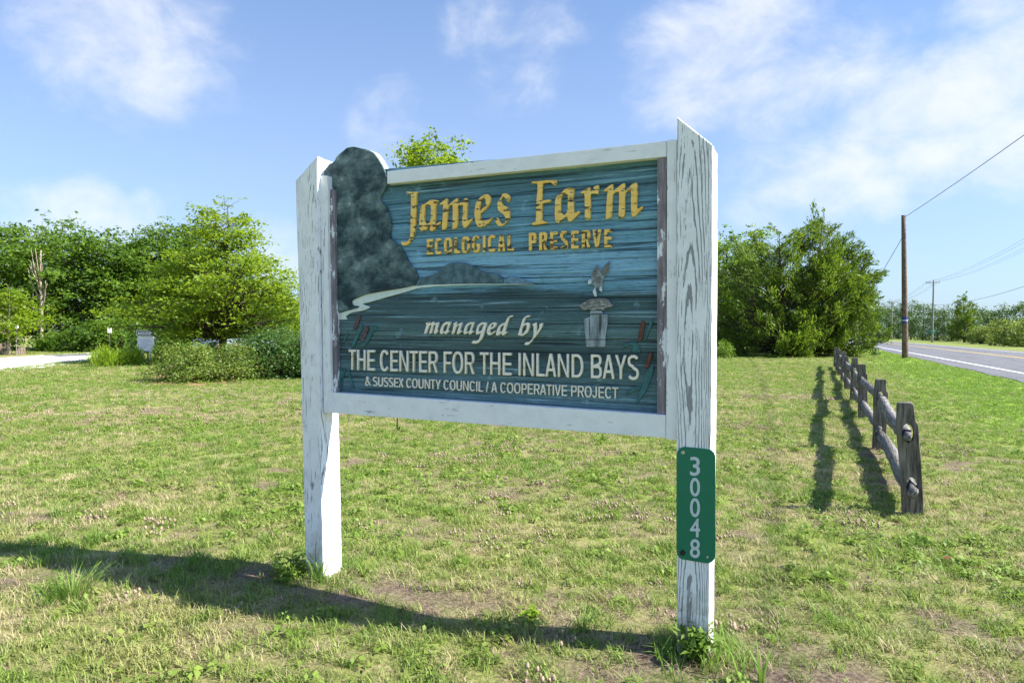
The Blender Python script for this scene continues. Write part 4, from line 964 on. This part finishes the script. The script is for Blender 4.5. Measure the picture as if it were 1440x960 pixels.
# shrubs beside the sign
p = at_depth(266, 17.4); gen_tree('loose_shrub', p, hpx(270, 484, p), [(.02,.8),(.2,1.05),(.45,.92),(.7,.62),(.9,.3),(1,.12)], .02, 170, 60, .062, L_SHRUB, 'loose olive green twiggy shrub in front of the oak, left one', 'shrub', seed=7, cl=.21, flat=.8, outer=.3, nlimb=170, stems=9, lump=.62)
p = at_depth(322, 17.8); gen_tree('loose_shrub', p, hpx(322, 484, p), [(.02,.7),(.2,.95),(.5,.85),(.75,.55),(1,.15)], .02, 150, 60, .062, L_SHRUB, 'yellowish green shrub in the middle of the mulch bed', 'shrub', seed=8, cl=.21, flat=.8, outer=.3, nlimb=150, stems=8, lump=.62)
p = at_depth(392, 18.9); gen_tree('dense_shrub', p, hpx(392, 462, p), [(.02,.85),(.2,1.05),(.5,1.1),(.8,.8),(1,.2)], .03, 220, 60, .075, L_SHRUBD, 'dense dark green shrub beside the left post of the sign', 'shrub', seed=9, cl=.24, flat=.7, outer=.4, nlimb=60, stems=6, lump=.36)
p = at_depth(452, 19.4); gen_tree('dense_shrub', p, hpx(452, 468, p), [(.02,.8),(.2,1.0),(.5,1.0),(.8,.7),(1,.3)], .03, 180, 50, .075, L_SHRUBD, 'dark shrub mostly hidden behind the left sign post', 'shrub', seed=10, cl=.24, flat=.7, outer=.4, nlimb=40, stems=6, lump=.36)
# tall yellow-green clumps on the island by the drive
for i, (px, py, dep, rad, lb) in enumerate([(147,489,24.6,.42,'bright yellow green grass clump at the end of the gravel drive'),(162,491,25,.40,'bright green clump below the small white sign'),(178,494,25.4,.42,'soft green clump left of the notice board'),(191,495,25.6,.30,'thin green clump at the notice board leg'),(226,489,26,.34,'tall spiky green clump right of the notice board')]):
    p = at_depth(px, dep); gen_tree('grass_clump', p, hpx(px, py, p), [(.05,rad),(.5,rad),(1,rad*.7)], .01, 34, 26, .27, L_YEL, lb, 'grass clump', seed=90+i, cl=.16, flat=1.0, outer=.1, nlimb=8, stems=5, mode='blade', aspect=.09, group='grass clumps on the drive island')
# tree whose top shows over the sign
p = at_depth(612, 24); H = hpx(612, 180, p)
gen_tree('slender_tree', p, H, [(.28,1.3),(.45,1.9),(.62,1.75),(.78,1.35),(.87,1.05),(.94,.75),(1,.3)], .12, 380, 66, .145, L_OAK, 'light green tree top showing above the sign frame', seed=13, cl=.36, flat=.75, outer=.3, nlimb=360, low=.25, lump=.35)

# right: red cedars and broadleaf beside the fence
for (px, py, dep, pr, ncl, ln, sd, lb) in [
    (1092, 316, 40.5, [(.01,2.9),(.12,3.5),(.3,3.6),(.5,3.3),(.7,2.7),(.86,1.9),(1,.5)], 420, (0,0), 15, 'big bushy red cedar at the left end of the fence row'),
    (1140, 288, 40.0, [(.01,2.2),(.2,2.7),(.42,2.6),(.60,2.1),(.74,1.35),(.86,.75),(1,.16)], 290, (.75,0), 16, 'tall cedar whose leaning tip stands above the cedar clump'),
    (1172, 336, 41.0, [(.01,1.9),(.15,2.3),(.4,2.45),(.65,2.0),(.85,1.2),(1,.25)], 270, (.2,0), 17, 'round cedar at the right end of the clump by the road')]:
    p = at_depth(px, dep); H = hpx(px+8, py, p)
    gen_tree('red_cedar', p, H, pr, .2, int(ncl*.72), 112, .235, L_CEDAR, lb, seed=sd, cl=.52, flat=1, outer=.52, lean=ln, mode='spray', aspect=.24, nlimb=ncl, low=.04, lump=.24, group='cedars beside the fence')
for i, (px, py, dep, rad, mt_, lb) in enumerate([(1022,322,46,2.6,L_BROAD,'light green broadleaf tree right behind the right sign post'),(1064,312,47,2.3,L_BROAD,'broadleaf tree top left of the leaning cedar tip'),(985,330,49,2.8,L_WOOD,'broadleaf tree hidden mostly by the right sign post')]):
    p = at_depth(px, dep); H = hpx(px, py, p)
    gen_tree('broadleaf_tree', p, H, [(.05,rad*.8),(.3,rad),(.55,rad),(.78,rad*.72),(.92,rad*.4),(1,.15)], .16, 200, 46, .24, mt_, lb, seed=30+i, cl=.62, flat=.42, outer=.36, nlimb=120, lump=.3, group='broadleaf trees behind the cedars')
p = at_depth(1019, 36); gen_tree('round_bush', p, hpx(1019, 477, p), [(.02,.35),(.4,.48),(.8,.36),(1,.1)], .02, 60, 30, .075, L_BROAD, 'small round light green bush right of the sign post', 'bush', seed=41, cl=.14, flat=.8, nlimb=10, stems=4)

# beyond the road
far = [(1456,450,24,2.2,L_FARY,'yellow green bush at the right edge across the road'),(1418,455,23.5,2.3,L_FARY,'light green bush left of the right edge bush'),(1380,463,24,1.8,L_FARY,'small pale bush among the dark hedge across the road'),
       (1440,430,31,3.6,L_FAR,'dark tree at the right edge behind the pale bushes'),(1406,434,29,3.2,L_FAR,'dark roadside tree left of the right edge tree'),(1376,433,30,3.4,L_FAR,'dark roadside tree right of the pointed conifer'),
       (1338,433,29,3.4,L_FAR,'dark roadside tree between crossarm pole and conifer'),(1318,436,29,3.6,L_FAR,'roadside tree right behind the crossarm pole'),(1298,430,30,4.6,L_FAR,'roadside tree left of the crossarm pole'),
       (1281,424,30,5.0,L_FAR,'roadside tree right beside the bare brown pole'),(1264,430,30,5.4,L_FAR,'roadside tree left of the bare brown pole'),(1250,429,30,6.0,L_FAR,'far roadside tree behind the second crossarm pole'),
       (1237,431,30,6.6,L_FAR,'far tree near the thin distant pole'),(1224,430,30,7.5,L_FAR,'far tree at the end of the road, right one'),(1210,432,28,8.5,L_FAR,'far tree closing the end of the road'),(1192,428,22,9.5,L_FAR,'farthest tree behind the cedars at the road end'),
       (1482,432,31,3.8,L_FAR,'dark tree just past the right edge across the road')]
def at_off(px, u):
    d = ray(px, 470); k = u/(math.cos(ROAD_T)*d.x + math.sin(ROAD_T)*d.y); return Vector((d.x*k, d.y*k, 0))
for i, (px, py, dep, rad, mt_, lb) in enumerate(far):
    p = at_off(px, dep); H = hpx(px, py-5, p)
    gen_tree('roadside_tree' if mt_ is L_FAR else 'roadside_bush', p, H, [(.01,rad*.85),(.25,rad),(.55,rad*.95),(.8,rad*.62),(1,.3)], .2, 130, 40, .085*rad+.06, mt_, lb, 'tree' if mt_ is L_FAR else 'bush', seed=200+i, cl=rad*.24, flat=.7, outer=.4, nlimb=10, lump=.25,
             group='trees and bushes across the road', stems=1 if mt_ is L_FAR else 3)
A = Acc(); rngw = np.random.RandomState(900)          # distant wood closing the view behind the sign
for px in np.linspace(478, 930, 30):
    p = at_depth(px, 112+14*rngw.rand()); hh = 7.0+2.2*rngw.rand(); n = 900
    d = rngw.randn(n,3); d /= np.linalg.norm(d, axis=1, keepdims=True); d *= (.55+.45*rngw.rand(n))[:,None]
    pos = np.array([p.x, p.y, hh*.5]) + d*np.array([3.6, 3.6, hh*.5]); pos += rngw.randn(n,3)*.35; pos[:,2] = np.maximum(pos[:,2], .05)
    nr = rngw.randn(n,3)*.6; nr[:,2] += .9; leaf_quads(A, pos, rngw.randn(n,3), nr, .75, .5, rngw)
tag(link('far_wood', A.mesh('far_wood'), None, [L_FAR]), 'distant low wood across the field behind the sign', 'wood', kind='stuff')
p = at_off(1356, 27); H = hpx(1357, 411, p)
gen_tree('conifer_tree', p, H, [(.05,2.6),(.4,2.2),(.65,1.5),(.82,.95),(.93,.45),(1,.06)], .18, 150, 60, .45, L_CEDAR, 'pointed dark conifer standing above the hedge across the road', seed=250, cl=.7, flat=.6, mode='spray', aspect=.22, nlimb=60, low=.1)

# ------------------------------------------------------------------ small signs and car on the left
M_PWHITE = plain('white sign face', (.84,.84,.87), .5, .05, 20); M_BLACK = plain('black sign face', (.02,.02,.022), .5, .2, 20); M_DKPOST = plain('dark steel post', (.10,.085,.07), .7, .2, 20)
p = on_ground(205, 506); dd = (p-Vector((0,0,0))).length; face = math.atan2(-p.x, p.y)    # yaw so that the board faces the lawn
def local_px(a, b, P, rz):                # pixel -> local coords on the board plane through P
    n = Vector((math.sin(rz), -math.cos(rz), 0)); d = ray(a, b); k = (P-CAMP).dot(n)/d.dot(n); q = CAMP+d*k-P
    return (q.dot(Vector((math.cos(rz), math.sin(rz), 0))), q.z)
rz = math.atan2(p.y, p.x)-math.pi/2 - R(40)
nb = empty('notice_board', (p.x, p.y, 0), rz); tag(nb, 'small white notice board on two legs beside the drive', 'notice board')
Pb = Vector((p.x, p.y, 0)); lx = lambda pts: [local_px(a, b, Pb, rz) for a, b in pts]
def flat(name, pts, y, th, mt, parent):
    me = outline_mesh(name, [lx(pts)], th); o = link(name, me, parent, [mt]); o.location.y = y; return o
flat('panel', [(194.3,492.6),(214.5,492.6),(215,474.2),(194.3,474.2)], 0, .04, M_PWHITE, nb)
for a_ in [[(193.4,493.4),(215.9,493.4),(215.9,492.6),(193.4,492.6)], [(193.4,474.2),(215.9,474.2),(215.9,473.4),(193.4,473.4)], [(193.4,492.6),(194.3,492.6),(194.3,474.2),(193.4,474.2)], [(214.9,492.6),(215.9,492.6),(215.9,474.2),(214.9,474.2)]]:
    flat('frame_bar', a_, -.012, .06, M_PWHITE, nb)
M_GREYT = plain('faint grey print', (.45,.46,.55), .6, .15, 20)
for k in range(5): flat('text_line', [(197,477.6+k*2.7),(197+[13,15,11,14,9][k],477.6+k*2.7),(197+[13,15,11,14,9][k],476.7+k*2.7),(197,476.7+k*2.7)], -.004, .003, M_GREYT, nb)
for x in (199.3, 209.6): flat('leg', [(x-.6,508),(x+.6,508),(x+.6,474.5),(x-.6,474.5)], .042, .06, M_PWHITE, nb)
ow = empty('one_way_sign', (p.x, p.y, 0), rz); tag(ow, 'black and white one way arrow sign above the notice board', 'sign')
flat('plate', [(192.6,471.9),(215.6,472.2),(215.9,464.4),(192.6,464.2)], -.02, .014, M_BLACK, ow)
for a_ in [[(192.6,471.9),(215.6,472.2),(215.6,471.5),(192.6,471.2)], [(192.6,464.9),(215.9,465.1),(215.9,464.4),(192.6,464.2)], [(192.6,471.2),(193.3,471.2),(193.3,464.9),(192.6,464.9)]]:
    flat('border', a_, -.026, .005, M_PWHITE, ow)
arrow = flat('arrow', [(194.8,469.9),(210.8,470.0),(210.8,471.2),(214.8,467.9),(210.8,465.2),(210.8,466.4),(194.8,466.4)], -.026, .005, M_PWHITE, ow)
a0 = local_px(197, 469.2, Pb, rz); a1 = local_px(209.5, 467.1, Pb, rz)
cu = bpy.data.curves.new('tmp','FONT'); cu.body = 'ONE WAY'; cu.size = 1; cu.extrude = .0015; cu.offset = .01; ob = bpy.data.objects.new('tmp', cu); me = bpy.data.meshes.new_from_object(ob); bpy.data.objects.remove(ob)
co = np.array([v.co[:] for v in me.vertices]); co[:,0] = a0[0]+(co[:,0]-co[:,0].min())/np.ptp(co[:,0])*(a1[0]-a0[0]); yy = co[:,1].copy(); co[:,1] = -.0285-co[:,2]; co[:,2] = a0[1]+(yy-yy.min())/np.ptp(yy)*(a1[1]-a0[1])
me.vertices.foreach_set('co', co.astype(np.float32).ravel()); me.update(); me.materials.clear(); link('words', me, ow, [M_BLACK])
flat('post', [(204.2,508),(205.4,508),(205.4,464.8),(204.2,464.8)], .105, .05, M_DKPOST, ow)
p = on_ground(154, 506); Pb = Vector((p.x, p.y, 0)); rz = math.atan2(p.y, p.x)-math.pi/2
sg = empty('small_sign', (p.x, p.y, 0), rz); tag(sg, 'small white sign on a thin dark post at the end of the drive', 'sign')
flat('plate', [(151.2,467.6),(157.1,467.6),(157.1,459.4),(151.2,459.4)], 0, .01, M_PWHITE, sg); flat('post', [(153.5,507),(154.9,507),(154.9,460.5),(153.5,460.5)], .012, .04, M_DKPOST, sg)
flat('emblem', [(153.2,465),(155.2,465),(155.2,462.2),(153.2,462.2)], -.004, .003, M_GREYT, sg)
p = on_ground(24, 499.5); Pb = Vector((p.x, p.y, 0)); rz = math.atan2(p.y, p.x)-math.pi/2
sg = empty('small_sign', (p.x, p.y, 0), rz); tag(sg, 'tiny white sign on a grey post beside the young tree', 'sign')
flat('plate', [(21.6,461.6),(26.2,461.6),(26.2,457.2),(21.6,457.2)], 0, .01, M_PWHITE, sg); flat('post', [(22.8,500),(23.7,500),(23.7,458),(22.8,458)], .012, .04, M_POLEG, sg)
# mailbox-like dark post at the road end
p = on_ground(1193, 483); o = empty('marker_post', (p.x, p.y, 0)); tag(o, 'tiny dark post at the road edge beyond the fence end', 'post')
A = Acc(); A.box((-.10,-.10,-.1),(.10,.10,1.0)); link('post', bevel_mesh(A.mesh('post'), .02, 1), o, [M_DKPOST]); A = Acc(); A.box((-.16,-.28,1.002),(.16,.28,1.32)); link('box', bevel_mesh(A.mesh('box'), .05, 2), o, [M_POLEG])

M_CAR = plain('silver blue car paint', (.34,.40,.48), .3, .05, 3, metal=.5); M_GLASS = plain('dark car glass', (.05,.07,.09), .12, .1, 3); M_TYRE = plain('black tyre', (.02,.02,.02), .85, .2, 20); M_RIM = plain('grey rim', (.4,.4,.42), .35, .1, 20, metal=.7); M_LAMP = plain('clear headlight', (.7,.72,.75), .2, .1, 20)
p = at_depth(333, 35.5); car = empty('parked_car', (p.x, p.y, 0), math.atan2(p.y, p.x)-math.pi/2+R(52)); tag(car, 'silver blue parked car half hidden behind the shrubs under the oak', 'car')
side = [(-2.25,.35),(-2.28,.75),(-2.15,.95),(-1.75,1.02),(-1.25,1.55),(-1.0,1.62),(.45,1.62),(.75,1.55),(1.35,1.02),(2.05,.90),(2.25,.72),(2.25,.35),(1.75,.30),(1.62,.55),(1.35,.66),(1.08,.55),(.95,.28),(-1.0,.28),(-1.13,.55),(-1.4,.66),(-1.67,.55),(-1.80,.30)]
me = outline_mesh('body', [chaikin(side,.15)], 1.72, .06); bo = link('body', me, car, [M_CAR]); bo.location.y = -.86
for y in (-.868, .856):
    for q in ([(-1.55,1.04),(-1.12,1.48),(-.45,1.52),(-.45,1.04)], [(-.38,1.04),(-.38,1.52),(.42,1.52),(.62,1.46),(1.15,1.04)]):
        o = link('window', outline_mesh('window', [chaikin(q,.08)], .012), car, [M_GLASS]); o.location.y = y
A = Acc(); A.add([(1.33,-.72,1.06),(1.33,.72,1.06),(.80,.60,1.545),(.80,-.60,1.545)], [(0,1,2,3)]); o = link('windscreen', A.mesh('windscreen'), car, [M_GLASS]); o.location = (.035,0,.03)
for x in (-1.4, 1.35):
    for y in (-.80, .80):
        A = Acc(); A.tube([(x,y-.11,.32),(x,y-.09,.32),(x,y+.09,.32),(x,y+.11,.32)], [.27,.32,.32,.27], 20); wh = link('wheel', A.mesh('wheel', True), car, [M_TYRE])
        s_ = 1 if y > 0 else -1; A = Acc(); A.tube([(x,y+s_*.105,.32),(x,y+s_*.118,.32)], [.20,.19], 16); link('rim', A.mesh('rim'), wh, [M_RIM])
for y in (-.62, .62):
    A = Acc(); A.box((2.19,y-.19,.68),(2.275,y+.19,.82)); link('headlight', bevel_mesh(A.mesh('headlight'), .02, 1), car, [M_LAMP])

# ------------------------------------------------------------------ weeds by the posts
def weed(name, p, kind, label, seed, n=26, h=.16, mt=G_WEED, spread=.10, w=.012):
    rng = np.random.RandomState(seed); o = empty(name, (p.x, p.y, float(terr(p.x, p.y))-.005)); tag(o, label, 'weed'); A = Acc(); B = Acc()
    for i in range(n):
        a = rng.rand()*6.28; r_ = spread*rng.rand()**.6; hh = h*(.45+.55*rng.rand())
        if kind == 'grass':
            seg = 5; t = np.linspace(0,1,seg+1); bend = (.25+.6*rng.rand())*hh; b0 = np.array([.25*r_*math.cos(a), .25*r_*math.sin(a)])
            cx = b0[0]+math.cos(a)*bend*t**2; cy = b0[1]+math.sin(a)*bend*t**2; cz = hh*(t-.28*t**3*rng.rand()); ww = w*(.5+.5*rng.rand())*(1-t**2)*.5; sx_, sy_ = -math.sin(a), math.cos(a)
            v = np.concatenate([np.stack([cx-sx_*ww, cy-sy_*ww, cz],1), np.stack([cx+sx_*ww, cy+sy_*ww, cz+.0015],1)]); k = seg+1
            A.add(v, [(j, j+1, k+j+1, k+j) for j in range(seg)])
        else:
            top = np.array([r_*math.cos(a), r_*math.sin(a), hh]); B.tube([(0,0,0), top*np.array([.4,.4,.6]), top], [.003,.0025,.0012], 5, False)
            m_ = 13; pos = top[None,:]*np.linspace(.35,1.0,m_)[:,None]+rng.randn(m_,3)*.014; ax = rng.randn(m_,3); ax[:,2] = ax[:,2]*.4+.25
            nr = rng.randn(m_,3)*.4; nr[:,2] += 1; leaf_quads(A, pos+ax*.012, ax, nr, .042, .017, rng)
    link('leaves', A.mesh('leaves'), o, [mt])
    if B.v: link('stem', B.mesh('stem', True), o, [G_TALL])
weed('leafy_weed', on_ground(975, 932), 'leafy', 'bushy bright green weed growing at the foot of the right sign post', 301, 22, .155, G_WEED, .085)
weed('grass_tuft', on_ground(1008, 935), 'grass', 'upright bright grass blades right of the right sign post', 302, 9, .16, G_TALL, .06, .013)
weed('grass_tuft', on_ground(1070, 962), 'grass', 'two arching grass blades at the bottom edge right of the post', 303, 7, .20, G_TALL, .07, .014)
weed('grass_tuft', on_ground(1043, 966), 'grass', 'thin grass blades at the bottom edge nearest the right post', 304, 6, .18, G_TALL, .06, .012)
weed('leafy_weed', on_ground(408, 815), 'leafy', 'low dark green weed left of the left sign post', 305, 22, .10, G_WEED, .14)
weed('grass_tuft', on_ground(447, 822), 'grass', 'wispy grass tuft leaning against the left sign post', 306, 26, .26, G_TALL, .12, .009)
weed('grass_tuft', on_ground(512, 812), 'grass', 'short spiky yellow green tuft right of the left sign post', 307, 16, .10, G_WEED, .06, .011)
weed('grass_tuft', on_ground(102, 842), 'grass', 'large fine grass tussock near the left edge of the lawn', 308, 150, .17, G_TALL, .34, .006)
weed('grass_tuft', on_ground(845, 622), 'grass', 'bright green tuft on the lawn just below the sign frame', 309, 70, .16, G_WEED, .30, .010)
weed('grass_tuft', on_ground(275, 800), 'grass', 'green grass tuft inside the shadow of the sign', 310, 40, .13, G_TALL, .14, .008)
weed('grass_tuft', on_ground(820, 890), 'grass', 'thin upright grass tuft in front of the sign left of the right post', 311, 24, .14, G_TALL, .12, .007)
weed('leafy_weed', on_ground(745, 876), 'leafy', 'tiny yellow green seedling in the shadow between the posts', 312, 6, .06, L_YEL, .04)
q = on_ground(1333, 796); lv = Acc(); lv.add([(-.022,-.013,.03),(.0,-.018,.04),(.026,.0,.034),(.0,.017,.042),(-.02,.01,.036)], None, [(0,1,3),(1,2,3),(0,3,4)])
tag(link('fallen_leaf', lv.mesh('fallen_leaf'), None, [plain('red brown leaf', (.16,.05,.022), .7, .2, 60)], (q.x, q.y, .012)), 'single curled red brown fallen leaf on the lawn right of the fence shadow', 'leaf')

# ------------------------------------------------------------------ lawn: tufts spread over the ground
tuft_col = bpy.data.collections.new('tufts')           # kept out of the scene; the lawn instances it
def tuft(name, seed, n, h, spread, w, mt, bend=.7, flatn=False):
    rng = np.random.RandomState(seed); A = Acc()
    for i in range(n):
        a = rng.rand()*6.28; r_ = spread*rng.rand()**.5; ba = rng.rand()*6.28; hh = h*(.4+.6*rng.rand()); seg = 3; t = np.linspace(0,1,seg+1); bd = bend*hh*(.3+rng.rand())
        cx = r_*math.cos(ba)+math.cos(a)*bd*t**1.7; cy = r_*math.sin(ba)+math.sin(a)*bd*t**1.7; cz = hh*(t-.30*t**3)-.004; ww = w*(.6+.6*rng.rand())*(1-.92*t**1.6)*.5
        sx_, sy_ = -math.sin(a), math.cos(a); k = seg+1
        v = np.concatenate([np.stack([cx-sx_*ww, cy-sy_*ww, cz],1), np.stack([cx+sx_*ww, cy+sy_*ww, cz],1)]); A.add(v, [(j, j+1, k+j+1, k+j) for j in range(seg)])
    ob = bpy.data.objects.new(name, A.mesh(name)); ob.data.materials.append(mt); tuft_col.objects.link(ob)
def broad(name, seed, n, mt, spread=.035, L=.022):
    rng = np.random.RandomState(seed); A = Acc(); a = rng.rand(n)*6.28; r_ = spread*rng.rand(n)**.5
    pos = np.stack([r_*np.cos(a), r_*np.sin(a), .008+.022*rng.rand(n)],1); ax = np.stack([np.cos(a), np.sin(a), .25*rng.randn(n)],1)+rng.randn(n,3)*.35; nr = rng.randn(n,3)*.35; nr[:,2] += 1
    leaf_quads(A, pos, ax, nr, L, L*.62, rng); ob = bpy.data.objects.new(name, A.mesh(name)); ob.data.materials.append(mt); tuft_col.objects.link(ob)
def heads(name, seed, n, spread=.05):
    rng = np.random.RandomState(seed); A = Acc()
    for i in range(n):
        a = rng.rand()*6.28; r_ = spread*rng.rand()**.5; h = .010+.024*rng.rand(); x, y = r_*math.cos(a), r_*math.sin(a); rr_ = .0042+.0028*rng.rand()
        A.tube([(x*.7,y*.7,0),(x,y,h)], [.0009,.0009], 3, False)
        A.tube([(x,y,h-rr_*.8),(x,y,h-.3*rr_),(x,y,h+.6*rr_),(x,y,h+1.3*rr_)], [rr_*.6,rr_,rr_*.8,rr_*.25], 6)
    ob = bpy.data.objects.new(name, A.mesh(name)); ob.data.materials.append(G_HEAD); tuft_col.objects.link(ob)
for i in range(4): tuft('a_green_%d' % i, 400+i, 22, .050, .040, .0042, G_GREEN, .95)
for i in range(3): tuft('b_straw_%d' % i, 410+i, 22, .048, .042, .0026, G_STRAW, 1.1)
for i in range(3): broad('c_weed_%d' % i, 420+i, 16, G_WEED)
for i in range(2): heads('d_heads_%d' % i, 430+i, 8)
for i in range(2): tuft('e_long_%d' % i, 440+i, 18, .12, .035, .0042, G_TALL, .8)
for i in range(2): tuft('f_brown_%d' % i, 450+i, 26, .030, .05, .0030, G_BROWN, 1.6)
CLOV = []
for (a, b, rx) in [(640,650,.5),(760,640,.6),(900,640,.6),(840,700,.5),(920,720,.5),(700,700,.4),(1060,900,.20),(1040,880,.15),(1090,930,.18),(880,600,.7),(1080,640,.5),(1060,600,.6),(60,585,.9),(180,583,1.0),(250,590,.8),(390,565,1.4),(480,580,1),(1100,560,1.0),(1170,745,.2),(700,760,.3),(500,760,.2),(1330,640,.5)]:
    q = on_ground(a, b); CLOV.append((q.x, q.y, rx))
def clover(x, y):
    v = np.zeros_like(x)
    for (a, b, r_) in CLOV: v = np.maximum(v, np.exp(-((x-a)**2+(y-b)**2)/r_**2))
    return np.clip(v*1.1*np.clip(vnoise(x,y,6,8)*1.6-.2,0,1) + np.clip((fbm(x,y,1.3,31)-.62)*1.6,0,.25), 0, 1)
def scatter():
    rng = np.random.RandomState(77); P = []; I = []; SC = []
    az0, az1 = -25.4-48, -25.4+48
    # rings: (near, far, tufts per square metre, scale)
    for (d0, d1, den, sc) in [(1.3,4.0,520,1.12),(4.0,7.0,380,1.15),(7.0,12.0,260,1.2),(12.0,20.0,140,1.4),(20,34,64,1.8),(34,60,18,2.4)]:
        az0, az1 = (-90, 62) if d1 < 13 else (-25.4-50, -25.4+52)
        area = math.pi*(d1**2-d0**2)*(az1-az0)/360; n = int(area*den)
        r_ = np.sqrt(rng.rand(n)*(d1**2-d0**2)+d0**2); a = np.radians(az0+(az1-az0)*rng.rand(n)); x = r_*np.sin(a); y = r_*np.cos(a)
        b = bare(x, y); cl = clover(x, y); dr = fbm(x, y, .9, 51)*.6+fbm(x, y, 3.2, 52)*.4; wd = fbm(x, y, 1.5, 61); u = rng.rand(n); k = rng.rand(n)
        ru = x*math.cos(ROAD_T)+y*math.sin(ROAD_T)
        verge = np.clip((x-.9)/1.7, 0, 1)
        pe = np.clip((fbm(x,y,1.7,71)-.62)*1.2, 0, .22); pd = cl*.12; pc = np.clip((wd-.46)*2.0, .04, .42)*(1-verge*.4); pb = np.clip((dr-.44)*2.6, .07, .58)*(1-verge*.75)
        idx = np.where(k < pd, 10+rng.randint(0,2,n), np.where(k < pd+pe, 12+rng.randint(0,2,n), 0)); rem = idx == 0
        k2 = rng.rand(n); idx = np.where(rem & (k2 < pc), 7+rng.randint(0,3,n), idx); rem &= (k2 >= pc)
        idx = np.where(rem & (rng.rand(n) < pb), 4+rng.randint(0,3,n), idx); idx = np.where(idx == 0, rng.randint(0,4,n), idx)
        brown = (rng.rand(n) < np.clip(cl*.42 + b*.45 + np.clip((fbm(x,y,2.6,91)-.56)*3,0,.5)*(1-verge*.8), 0, .7)) & (idx < 10); idx = np.where(brown, 14+rng.randint(0,2,n), idx)
        keep = (u > b*.80) & ~((ru > 5.1) & (ru < 15.8))
        # keep the drive, the mulch and the posts clear
        gx = fw0.x*x+fw0.y*y; lx_ = (r0.x*x+r0.y*y)/np.maximum(gx,.1)*FPX+720; ly_ = 470-3.8*0+ CAM_H*FPX/np.maximum(gx,.1)
        drive = (lx_ < 135) & (ly_ > 503) & (ly_ < 523.5+ (lx_)*-.13 + 1.5) ; keep &= ~drive
        keep &= ~((lx_ < 420) & (ly_ < 499))
        for pxx in (pL.x-.08, pRt.x): keep &= ~((abs(x-pxx) < .10) & (y > SIGN_Y-.02) & (y < SIGN_Y+.17))
        x, y, idx = x[keep], y[keep], idx[keep]; P.append(np.stack([x, y, terr(x, y)],1)); I.append(idx); SC.append(sc*(.65+.7*rng.rand(len(x)))*np.where(idx >= 12, .9, 1))
    for (cx, cy) in ((pL.x-.08, SIGN_Y+.075), (pRt.x, SIGN_Y+.075)):
        m_ = 90; a = rng.rand(m_)*6.28; r_ = .105+.10*rng.rand(m_)**1.5; x = cx+r_*np.cos(a); y = cy+r_*np.sin(a)
        P.append(np.stack([x, y, terr(x, y)],1)); I.append(np.where(rng.rand(m_) < .30, 12+rng.randint(0,2,m_), np.where(rng.rand(m_) < .5, rng.randint(0,4,m_), 4+rng.randint(0,3,m_)))); SC.append(.6+.7*rng.rand(m_))
    P = np.concatenate(P); I = np.concatenate(I); SC = np.concatenate(SC); n = len(P)
    me = bpy.data.meshes.new('lawn_grass'); me.vertices.add(n); me.vertices.foreach_set('co', P.astype(np.float32).ravel())
    at = me.attributes.new('pick', 'INT', 'POINT'); at.data.foreach_set('value', I.astype(np.int32))
    at = me.attributes.new('size', 'FLOAT', 'POINT'); at.data.foreach_set('value', SC.astype(np.float32))
    rot = np.stack([rng.randn(n)*.12, rng.randn(n)*.12, rng.rand(n)*6.28],1); at = me.attributes.new('turn', 'FLOAT_VECTOR', 'POINT'); at.data.foreach_set('vector', rot.astype(np.float32).ravel())
    o = link('lawn_grass', me); tag(o, 'short scrubby mown grass with straw, weeds and dead clover heads', 'grass', kind='stuff')
    ng = bpy.data.node_groups.new('lawn tufts', 'GeometryNodeTree'); ng.interface.new_socket('Geometry', in_out='INPUT', socket_type='NodeSocketGeometry'); ng.interface.new_socket('Geometry', in_out='OUTPUT', socket_type='NodeSocketGeometry')
    gi = ng.nodes.new('NodeGroupInput'); go = ng.nodes.new('NodeGroupOutput'); ip = ng.nodes.new('GeometryNodeInstanceOnPoints'); ci = ng.nodes.new('GeometryNodeCollectionInfo')
    ci.inputs['Collection'].default_value = tuft_col; ci.inputs['Separate Children'].default_value = True; ci.inputs['Reset Children'].default_value = True
    def named(nm, dt):
        a = ng.nodes.new('GeometryNodeInputNamedAttribute'); a.data_type = dt; a.inputs['Name'].default_value = nm; return a.outputs['Attribute']
    lk = ng.links.new; lk(gi.outputs[0], ip.inputs['Points']); lk(ci.outputs[0], ip.inputs['Instance']); ip.inputs['Pick Instance'].default_value = True
    lk(named('pick','INT'), ip.inputs['Instance Index']); lk(named('size','FLOAT'), ip.inputs['Scale'])
    e2r = ng.nodes.new('FunctionNodeEulerToRotation'); lk(named('turn','FLOAT_VECTOR'), e2r.inputs[0]); lk(e2r.outputs[0], ip.inputs['Rotation'])
    lk(ip.outputs[0], go.inputs[0]); md = o.modifiers.new('tufts', 'NODES'); md.node_group = ng
    print('lawn tufts', n)
scatter()
